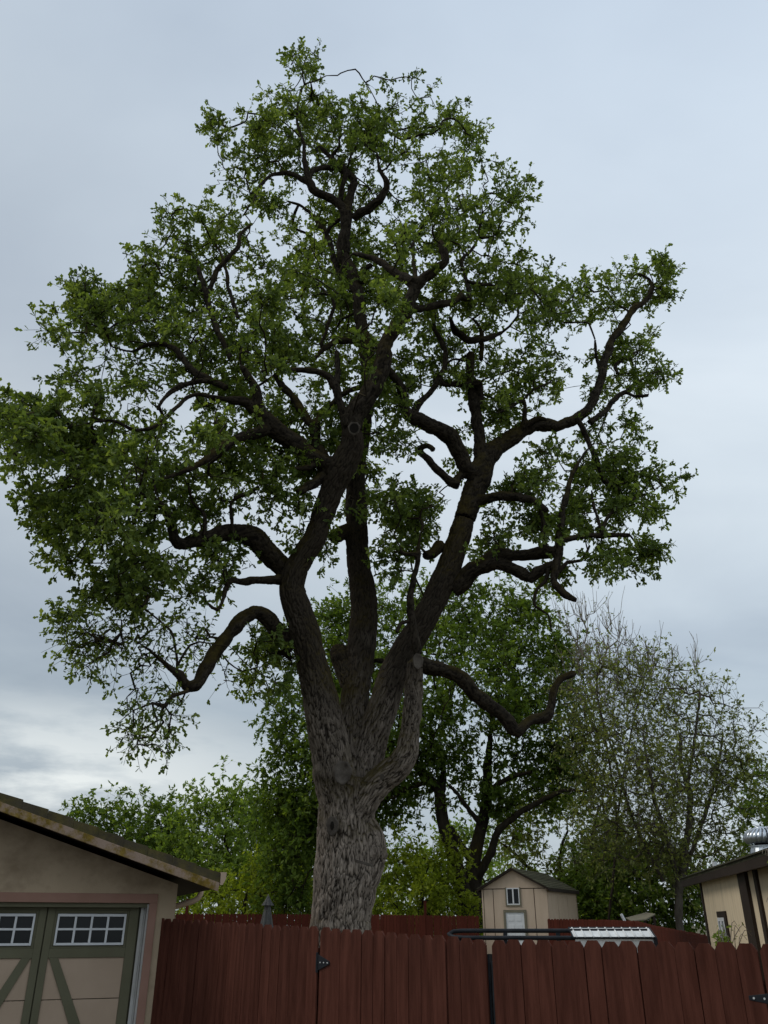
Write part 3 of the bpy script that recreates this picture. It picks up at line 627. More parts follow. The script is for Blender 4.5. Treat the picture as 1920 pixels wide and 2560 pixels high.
# ------------------------------------------------------------------ trees
def smooth_path(P, r, step=0.16, gnarl=0.0):
    """Catmull-Rom through the points, resampled about every `step` metres"""
    P = np.asarray(P, float); r = np.asarray(r, float); o, q = [], []
    n = len(P)
    for i in range(n - 1):
        p0, p1, p2, p3 = P[max(i - 1, 0)], P[i], P[i + 1], P[min(i + 2, n - 1)]
        k = max(1, int(np.linalg.norm(p2 - p1) / step))
        for j in range(k):
            t_ = j / k
            o.append(0.5 * ((2 * p1) + (-p0 + p2) * t_ + (2 * p0 - 5 * p1 + 4 * p2 - p3) * t_ ** 2 + (-p0 + 3 * p1 - 3 * p2 + p3) * t_ ** 3))
            q.append(r[i] + (r[i + 1] - r[i]) * t_)
    o.append(P[-1]); q.append(r[-1])
    o, q = np.array(o), np.array(q)
    if gnarl and len(o) > 4:                           # old wood: crooked axis, swellings and pinches
        s_ = np.concatenate([[0], np.cumsum(np.linalg.norm(np.diff(o, axis=0), axis=1))])
        def wob(lo, hi):
            f = np.zeros_like(s_)
            for wl in (lo, (lo * hi) ** 0.5, hi): f = f + np.sin(s_ * 6.283 / (wl * rng.uniform(0.8, 1.25)) + rng.random() * 6.283)
            return f / 3
        env = np.minimum(1, np.minimum(s_, s_[-1] - s_) / 0.4)
        old = np.clip((0.30 - q) / 0.20, 0.10, 1.0)    # heavy leaders stay straighter than the limbs
        for k in range(3): o[:, k] += wob(0.45, 1.5) * np.minimum(q * 0.34, 0.05) * env * gnarl * old
        q = q * (1 + 0.18 * gnarl * wob(0.35, 1.1) * old)
    return o, q

def trace(frame, pts, d0, d1):
    """points (x, y, half-width) read off a crop of the photo -> world path with radii; distance runs from d0 to d1"""
    fx, fy, fs = frame
    px = [(fx + p[0] * fs, fy + p[1] * fs, p[2] * fs) for p in pts]
    ln = [0.0]
    for a, b_ in zip(px, px[1:]): ln.append(ln[-1] + math.hypot(b_[0] - a[0], b_[1] - a[1]))
    W, rr = [], []
    for k, (x, y, h) in enumerate(px):
        p = at(x, y, d0 + (d1 - d0) * ln[k] / max(ln[-1], 1e-6))
        W.append(p); rr.append(h * depth_of(p) / F_PX)
    return smooth_path(W, rr, 0.11, 1.0)

def ring_tubes(paths, sides):
    """many tapering tubes as one vertex/face array; sides may be a function of the radius"""
    V, Fc, off = [], [], 0
    for P, r in paths:
        n = sides(r.max()) if callable(sides) else sides
        m_ = len(P)
        T = np.gradient(P, axis=0) if m_ > 2 else np.repeat((P[-1:] - P[:1]), m_, 0)
        T /= np.linalg.norm(T, axis=1, keepdims=True) + 1e-9
        u = np.cross(T[0], [0.31, 0.2, 0.93]); 
        if np.linalg.norm(u) < 0.1: u = np.cross(T[0], [1, 0, 0])
        a = np.arange(n) * 2 * np.pi / n; ca, sa = np.cos(a)[:, None], np.sin(a)[:, None]
        for k in range(m_):
            u = u - T[k] * np.dot(u, T[k]); u /= np.linalg.norm(u) + 1e-9
            s_ = np.cross(T[k], u); V.append(P[k] + (ca * u + sa * s_) * r[k])
        j = np.arange(n); j2 = (j + 1) % n
        for k in range(m_ - 1):
            b0 = off + k * n; Fc.append(np.stack([b0 + j, b0 + j2, b0 + n + j2, b0 + n + j], 1))
        off += m_ * n
    return np.concatenate(V), np.concatenate(Fc)

def np_mesh(name, V, Fc, mat, smooth=True):
    me = bpy.data.meshes.new(name)
    k = Fc.shape[1]
    me.vertices.add(len(V)); me.vertices.foreach_set('co', np.ascontiguousarray(V, np.float32).ravel())
    me.loops.add(Fc.size); me.loops.foreach_set('vertex_index', np.ascontiguousarray(Fc, np.int32).ravel())
    me.polygons.add(len(Fc)); me.polygons.foreach_set('loop_start', np.arange(0, Fc.size, k, dtype=np.int32))
    me.update(calc_edges=True)
    if smooth: me.polygons.foreach_set('use_smooth', np.ones(len(Fc), bool))
    me.materials.append(mat); return me

def worley(P, seed=0):
    """distance to nearest and second nearest jittered cell point"""
    P = np.asarray(P, float); c = np.floor(P).astype(np.int64)
    f1 = np.full(len(P), 9.0); f2 = f1.copy()
    for i in (-1, 0, 1):
        for j in (-1, 0, 1):
            for k in (-1, 0, 1):
                q = c + np.array([i, j, k])
                h = (q[:, 0] * 73856093) ^ (q[:, 1] * 19349663) ^ (q[:, 2] * 83492791) ^ seed
                h = h & 0xFFFFFFFF
                def rnd(m_):
                    x = (h * m_) & 0xFFFFFFFF; x = ((x >> 15) ^ x) * 2246822519 & 0xFFFFFFFF; return ((x >> 13) & 0xFFFF) / 65535.0
                d = np.sqrt((q[:, 0] + rnd(2654435761) - P[:, 0]) ** 2 + (q[:, 1] + rnd(3266489917) - P[:, 1]) ** 2 + (q[:, 2] + rnd(668265263) - P[:, 2]) ** 2)
                m2 = d < f1; f2 = np.where(m2, f1, np.minimum(f2, d)); f1 = np.where(m2, d, f1)
    return f1, f2

def closed_tube_mesh(paths, n=14):
    mb = MB()
    V, Fs, off = [], [], 0
    for P, r in paths:
        v, f = ring_tubes([(P, r)], n); m_ = len(P)
        V += [tuple(x) for x in v]; Fs += [tuple(int(x) + off for x in q) for q in f]
        Fs.append(tuple(off + j for j in reversed(range(n)))); Fs.append(tuple(off + (m_ - 1) * n + j for j in range(n)))
        off += m_ * n
    me = bpy.data.meshes.new('tubes'); me.from_pydata(V, [], Fs); return me

def remesh_bark(name, paths, voxel, mat, parent, depth, cell=(0.075, 0.2), seed=3):
    me = closed_tube_mesh(paths)
    tmp = bpy.data.objects.new('tmp', me); col.objects.link(tmp)
    md = tmp.modifiers.new('r', 'REMESH'); md.mode = 'VOXEL'; md.voxel_size = voxel; md.adaptivity = 0
    sm = tmp.modifiers.new('s', 'SMOOTH'); sm.factor = 0.5; sm.iterations = 4
    dg = bpy.context.evaluated_depsgraph_get(); ev = tmp.evaluated_get(dg)
    m2 = bpy.data.meshes.new_from_object(ev)
    bpy.data.objects.remove(tmp); bpy.data.meshes.remove(me)
    nv_ = len(m2.vertices); co = np.empty(nv_ * 3, np.float32); m2.vertices.foreach_get('co', co); co = co.reshape(-1, 3).astype(float)
    no = np.empty(nv_ * 3, np.float32); m2.vertices.foreach_get('normal', no); no = no.reshape(-1, 3).astype(float)
    # limb-following coordinates: offset from the nearest limb axis, and length along it
    A, Tn, U, S, RR = [], [], [], [], []
    s0 = 0.0
    for P, r in paths:
        T = np.gradient(P, axis=0); T /= np.linalg.norm(T, axis=1, keepdims=True) + 1e-9
        u = np.cross(T[0], [0.31, 0.2, 0.93]); s_ = s0
        for k in range(len(P)):
            u = u - T[k] * np.dot(u, T[k]); u = u / (np.linalg.norm(u) + 1e-9)
            if k: s_ += np.linalg.norm(P[k] - P[k - 1])
            A.append(P[k]); Tn.append(T[k]); U.append(u.copy()); S.append(s_); RR.append(r[k])
        s0 += 50
    A, Tn, U, S, RR = map(np.array, (A, Tn, U, S, RR))
    idx = np.empty(nv_, int)
    for c0 in range(0, nv_, 20000):
        q = co[c0:c0 + 20000]
        d = np.sqrt(np.maximum((q ** 2).sum(1)[:, None] + (A ** 2).sum(1)[None] - 2 * q @ A.T, 0))
        idx[c0:c0 + 20000] = np.argmin(d / (RR[None] + 0.02), 1)
    off_ = co - A[idx]; al = (off_ * Tn[idx]).sum(1); s_ = S[idx] + al
    ox = (off_ * U[idx]).sum(1); oy = (off_ * np.cross(Tn[idx], U[idx])).sum(1)
    B = np.stack([ox, oy, s_], 1)
    wx = 0.22 * np.sin(s_ * 9.1 + ox * 21) + 0.15 * np.sin(s_ * 23.0 + oy * 17); wy = 0.22 * np.sin(s_ * 7.7 + oy * 19 + 2) + 0.15 * np.sin(s_ * 19.0 + ox * 23)
    f1, f2 = worley(np.stack([ox / cell[0] + wx, oy / cell[0] + wy, s_ / cell[1] + 0.3 * np.sin(ox * 30) + 0.3 * np.sin(oy * 27)], 1), seed)
    h = np.clip((f2 - f1) / 0.38, 0, 1) ** 0.8
    g1, g2 = worley(np.stack([ox / 0.5, oy / 0.5, s_ / 0.9], 1), seed + 9)
    amp = np.minimum(depth, RR[idx] * 0.12)
    co += no * ((h - 0.72) * amp + (0.5 - g1) * np.minimum(0.035, RR[idx] * 0.08))[:, None]
    m2.vertices.foreach_set('co', co.astype(np.float32).ravel())
    at_ = m2.attributes.new('bark', 'FLOAT_VECTOR', 'POINT'); at_.data.foreach_set('vector', B.astype(np.float32).ravel())
    pl_ = m2.attributes.new('plate', 'FLOAT', 'POINT'); pl_.data.foreach_set('value', h.astype(np.float32))
    m2.polygons.foreach_set('use_smooth', np.ones(len(m2.polygons), bool))
    m2.materials.clear(); m2.materials.append(mat); m2.update()
    m2.name = name
    return link(name, m2, parent)

def in_poly(px, poly):
    x, y = px[:, 0], px[:, 1]; r_ = np.zeros(len(px), bool); n = len(poly); j = n - 1
    for i in range(n):
        xi, yi = poly[i]; xj, yj = poly[j]
        c = ((yi > y) != (yj > y)) & (x < (xj - xi) * (y - yi) / (yj - yi + 1e-9) + xi)
        r_ ^= c; j = i
    return r_
def poly_dist(px, poly):
    d = np.full(len(px), 1e9)
    for i in range(len(poly)):
        a = np.array(poly[i], float); b_ = np.array(poly[(i + 1) % len(poly)], float); ab = b_ - a
        t_ = np.clip(((px - a) @ ab) / (ab @ ab + 1e-9), 0, 1)
        d = np.minimum(d, np.linalg.norm(px - (a + t_[:, None] * ab), axis=1))
    return d
def proj(W):
    W = np.asarray(W); z = W[:, 2] - CAM_Z; d = W[:, 1] * CP + z * SP
    return np.stack([960 + F_PX * W[:, 0] / d, 1280 - F_PX * (-W[:, 1] * SP + z * CP) / d], 1)

def grow(targets, A, Ar, bf=0.25, jitter=0.05, max_seg=0.4, droop=0.0, r_tip=0.0045, expo=0.46):
    """join every target point to the tree by short, fairly direct branches (greedy minimum spanning tree)
    returns branch paths and, for each target, the direction its twig arrives in"""
    n0 = len(A); pos = list(A); par = [-1] * n0; pl = [0.0] * n0
    T = np.asarray(targets); nT = len(T)
    best = np.full(nT, 1e9); bp = np.zeros(nT, int)
    Aa = np.asarray(A)
    for c0 in range(0, n0, 500):
        d = np.linalg.norm(T[:, None] - Aa[None, c0:c0 + 500], axis=2); k = d.argmin(1); v = d[np.arange(nT), k]
        m_ = v < best; best[m_] = v[m_]; bp[m_] = k[m_] + c0
    done = np.zeros(nT, bool); tips = np.zeros(nT, int)
    for _ in range(nT):
        i = int(np.argmin(np.where(done, 1e9, best))); done[i] = True
        a = pos[bp[i]]; b_ = T[i]; ln = np.linalg.norm(b_ - a); k = max(1, int(math.ceil(ln / max_seg)))
        prev = bp[i]; newi = []
        bend = rng.normal(0, 1, 3) * ln * 0.10
        for j in range(1, k + 1):
            f = j / k; p = a + (b_ - a) * f + bend * math.sin(math.pi * f) 
            if j < k: p = p + rng.normal(0, 1, 3) * jitter
            p = p - np.array([0, 0, droop * math.sin(math.pi * f) * ln * -1.0])
            pos.append(p); par.append(prev); pl.append(pl[prev] + ln / k); prev = len(pos) - 1; newi.append(prev)
        tips[i] = prev
        NP = np.array([pos[q] for q in newi]); cost = np.linalg.norm(T[:, None] - NP[None], axis=2) + bf * np.array([pl[q] for q in newi])[None]
        k2 = cost.argmin(1); v = cost[np.arange(nT), k2]; m_ = (v < best) & ~done
        best[m_] = v[m_]; bp[m_] = np.array(newi)[k2[m_]]
    pos = np.array(pos); par = np.array(par); cnt = np.zeros(len(pos)); cnt[tips] += 1
    for q in range(len(pos) - 1, n0 - 1, -1): cnt[par[q]] += cnt[q]
    rad = r_tip * np.maximum(cnt, 1) ** expo
    kids = {}
    for q in range(n0, len(pos)): kids.setdefault(par[q], []).append(q)
    paths = []; stack = []
    for a in range(n0):
        for c in kids.get(a, ()): stack.append((a, c))
    while stack:
        a, c = stack.pop(); P = [pos[a]]; r_ = [min(rad[c], Ar[a] * 0.9) if a < n0 else rad[c]]
        while True:
            P.append(pos[c]); r_.append(rad[c]); ks = kids.get(c, [])
            if not ks: break
            ks = sorted(ks, key=lambda q: -cnt[q])
            for o_ in ks[1:]: stack.append((c, o_))
            c = ks[0]
        paths.append((np.array(P), np.array(r_)))
    dirs = pos[tips] - pos[par[tips]]; dirs /= np.linalg.norm(dirs, axis=1, keepdims=True) + 1e-9
    return paths, dirs

LEAF_OAK = np.array([(0, 0), (0.28, 0.19), (0.42, 0.10), (0.70, 0.27), (1.0, 0.03), (1.0, -0.03), (0.70, -0.27), (0.42, -0.10), (0.28, -0.19)])
LEAF_SIMPLE = np.array([(0, 0), (0.45, 0.24), (1.0, 0.0), (0.45, -0.24)])
def leaves(name, base, axis, length, tint, mat, parent, shape='oak', curl=0.35):
    """one mesh of separate leaf blades: base point, pointing direction and length of each"""
    n = len(base); axis = axis / (np.linalg.norm(axis, axis=1, keepdims=True) + 1e-9)
    rv = rng.normal(0, 1, (n, 3)); rv[:, 2] += 0.9                     # blades tend to face the sky
    nb = np.cross(np.cross(axis, rv), axis); nb /= np.linalg.norm(nb, axis=1, keepdims=True) + 1e-9
    sd = np.cross(nb, axis)
    if shape == 'oak':
        half = [(0.0, 0.0), (0.27, 0.19), (0.43, 0.10), (0.70, 0.27), (1.0, 0.0)]
        outl = half + [(x, -y) for x, y in half[-2:0:-1]]
        tri = [(0, 1, 2), (0, 2, 4), (2, 3, 4), (0, 4, 6), (4, 5, 6), (0, 6, 7)]
    else:
        outl = [(0, 0), (0.45, 0.25), (1.0, 0.0), (0.45, -0.25)]; tri = [(0, 1, 2), (0, 2, 3)]
    O = np.array(outl); m_ = len(O)
    fold = 0.35 * rng.random(n)
    V = base[:, None] + (axis[:, None] * O[None, :, 0:1] + sd[:, None] * O[None, :, 1:2]
                         + nb[:, None] * (np.abs(O[None, :, 1:2]) * fold[:, None, None] - curl * (O[None, :, 0:1] ** 2) * rng.random((n, 1, 1)))) * length[:, None, None]
    Fc = (np.array(tri)[None] + (np.arange(n) * m_)[:, None, None]).reshape(-1, 3)
    me = np_mesh(name, V.reshape(-1, 3), Fc, mat, smooth=False)
    a = me.attributes.new('tint', 'FLOAT', 'POINT'); a.data.foreach_set('value', np.repeat(tint, m_).astype(np.float32))
    o = link(name, me, parent); o['kind'] = 'stuff'; return o

def sprays(targets, dirs, n_twig, twig_len, n_leaf, leaf_len, up=0.25, along=2, leaf_jit=0.45, spread=0.8, tr=1.0):
    """short leafy twigs round every branch tip: returns twig paths and leaf bases / axes / lengths / tints"""
    tw, LB, LA, LT = [], [], [], []
    for t_, d in zip(targets, dirs):
        tone = rng.random()
        for k in range(rng.poisson(n_twig * 0.6) + max(1, int(n_twig * 0.4))):
            v = d * 0.55 + rng.normal(0, spread, 3) + np.array([0, 0, up]); v /= np.linalg.norm(v) + 1e-9
            ln = twig_len * rng.uniform(0.45, 1.25); mid = t_ + v * ln * 0.5 + rng.normal(0, 0.07, 3) * ln; end = t_ + v * ln + np.array([0, 0, -0.10 * ln])
            tw.append((np.array([t_, mid, end]), np.array([0.0055, 0.0045, 0.003]) * tr))
            for (p, ax, m_) in ((end, end - mid, n_leaf), (mid, mid - t_, along)):
                m_ = max(1, rng.poisson(m_)) if m_ else 0
                a0 = ax / (np.linalg.norm(ax) + 1e-9)
                A = a0 * 0.55 + rng.normal(0, 0.62, (m_, 3)) + np.array([0, 0, -0.12])
                LB.append(p + rng.normal(0, 0.02, (m_, 3)) - a0 * rng.random((m_, 1)) * 0.10); LA.append(A); LT.append(np.clip(tone * 0.5 + rng.normal(0.25, 0.22, m_), 0, 1))
    LB, LA, LT = np.concatenate(LB), np.concatenate(LA), np.concatenate(LT)
    LL = leaf_len * rng.uniform(1 - leaf_jit, 1 + leaf_jit, len(LB))
    return tw, LB, LA, LL, LT

def sample_poly(poly, n, holes=(), hole_keep=0.0, min_d=0):
    poly = [tuple(p) for p in poly]; a = np.array(poly); lo, hi = a.min(0), a.max(0); out_ = []
    while sum(map(len, out_)) < n:
        q = lo + (hi - lo) * rng.random((n * 2, 2)); q = q[in_poly(q, poly)]
        for hx, hy, rx, ry in holes:
            ins = ((q[:, 0] - hx) / rx) ** 2 + ((q[:, 1] - hy) / ry) ** 2 < 1
            q = q[~ins | (rng.random(len(q)) < hole_keep)]
        out_.append(q)
    return np.concatenate(out_)[:n]
K = 1920 / 1659.0
def KP(pts): return [(x * K, y * K) for x, y in pts]

# ------------------------------------------------------------------ the big oak
FA, FB, FC = (0, 1000, 0.57866), (0, 450, 0.57866), (400, 100, 0.60277)
FD, FEE, FF, FG = (800, 600, 0.57866), (600, 1300, 0.45220), (1000, 1350, 0.55455), (940, 1700, 0.33755)
OD = 17.0
oak_base = at(852, 2310, OD)
oak = tag(empty('oak_tree', (oak_base[0], OD, ground_z(OD))), 'huge old oak with several grey leaders, crooked limbs and pruning scars behind the gate', 'tree')
oak.location = (oak_base[0], OD, ground_z(OD))
OFF = np.array([oak_base[0], OD, ground_z(OD)])
bole_top = trace(FEE, [(556, 2212, 166), (570, 2080, 172), (585, 1940, 176), (590, 1820, 172), (585, 1700, 158), (590, 1560, 158), (590, 1440, 150)], OD, OD)
b0 = bole_top[0][0]
bole = (np.concatenate([np.array([[b0[0], OD, -0.15], [b0[0], OD, 0.35], [b0[0], OD, 1.0]]), bole_top[0]]), np.concatenate([[0.92, 0.76, 0.66], bole_top[1]]))
bole = smooth_path(bole[0], bole[1], 0.2)
big = [bole]
def limb(frame, pts, d0, d1): return trace(frame, pts, d0, d1)
left_a = limb(FEE, [(560, 1560, 120), (520, 1400, 118), (490, 1220, 108), (450, 1020, 100), (405, 820, 86), (378, 700, 82), (355, 600, 82), (320, 500, 78), (290, 400, 72), (300, 300, 68), (350, 200, 65), (412, 100, 62), (447, 0, 58)], 16.9, 15.6)
left_b = limb(FA, [(1386, 518, 46), (1430, 400, 52), (1480, 285, 60), (1520, 200, 52), (1518, 130, 46), (1520, 70, 46)], 15.6, 14.9)
left_c = limb(FD, [(140, 821, 46), (150, 750, 46), (200, 685, 43), (250, 600, 40), (272, 520, 36), (282, 450, 33), (320, 390, 30), (368, 310, 31), (400, 235, 28), (425, 185, 25), (470, 155, 23), (520, 115, 21), (542, 85, 19), (532, 40, 17), (518, 5, 15)], 14.9, 14.6)
mid_a = limb(FEE, [(620, 1500, 110), (615, 1250, 95), (630, 1020, 80), (655, 850, 76), (668, 720, 77), (682, 600, 77), (688, 500, 76), (680, 400, 74), (663, 300, 67), (652, 200, 63), (648, 100, 62), (645, 0, 56)], 17.2, 17.6)
mid_b = limb(FD, [(159, 1210, 49), (155, 1100, 44), (155, 1000, 40), (180, 850, 37), (200, 700, 34), (212, 570, 32), (190, 440, 28), (170, 300, 25), (150, 180, 26), (122, 110, 27), (92, 50, 25), (98, 0, 22)], 17.6, 17.0)
mid_c = limb(FC, [(762, 890, 26), (765, 830, 24), (772, 760, 24), (768, 705, 23), (735, 678, 19), (655, 632, 17), (626, 600, 19), (612, 560, 13), (596, 480, 10), (600, 430, 7)], 17.0, 16.2)
right_a = limb(FEE, [(640, 1560, 100), (690, 1380, 92), (735, 1200, 86), (795, 1020, 84), (845, 860, 82), (925, 700, 77), (990, 600, 72), (1045, 500, 68), (1095, 400, 70), (1140, 300, 70), (1175, 200, 65), (1210, 100, 62), (1240, 0, 58)], 17.2, 16.8)
right_b = limb(FD, [(623, 1210, 46), (660, 1100, 49), (690, 1030, 53), (715, 950, 46), (760, 900, 40), (820, 860, 37), (880, 815, 35), (950, 800, 30), (1040, 800, 25), (1110, 765, 23), (1160, 735, 20), (1185, 680, 19), (1205, 630, 19), (1222, 550, 19), (1245, 480, 18), (1262, 430, 17), (1310, 370, 17), (1350, 300, 15), (1400, 270, 13), (1435, 215, 11), (1420, 170, 8), (1370, 145, 6)], 16.8, 18.6)
arm = limb(FEE, [(660, 1600, 85), (715, 1510, 78), (785, 1435, 78), (862, 1370, 74), (918, 1280, 63), (940, 1180, 55), (950, 1080, 53), (962, 980, 51), (965, 880, 51), (966, 800, 46), (985, 775, 32)], 16.8, 16.2)
arm_b = limb(FF, [(80, 560, 38), (140, 572, 35), (200, 588, 34), (270, 620, 34), (340, 690, 34), (420, 760, 33), (490, 820, 31), (532, 868, 27), (590, 805, 23), (655, 803, 27), (682, 740, 18), (692, 680, 20), (722, 630, 17), (790, 598, 14)], 16.3, 17.4)
big += [left_a, left_b, mid_a, mid_b, right_a, arm]
big.append(limb(FEE, [(600, 60, 45), (560, 75, 40), (515, 108, 34)], 17.6, 17.3))            # stub on the middle leader
big.append(limb(FEE, [(680, 1660, 60), (725, 1750, 72), (742, 1850, 68), (725, 1950, 62), (690, 2060, 60), (660, 2180, 60)], 16.9, 16.9))      # burled ridge down the right of the bole
big.append(limb(FEE, [(620, 900, 70), (560, 760, 60), (545, 700, 42)], 17.4, 17.5))           # mossy shoulder in the fork
limbs_ = [left_c, mid_c, right_b, arm_b]
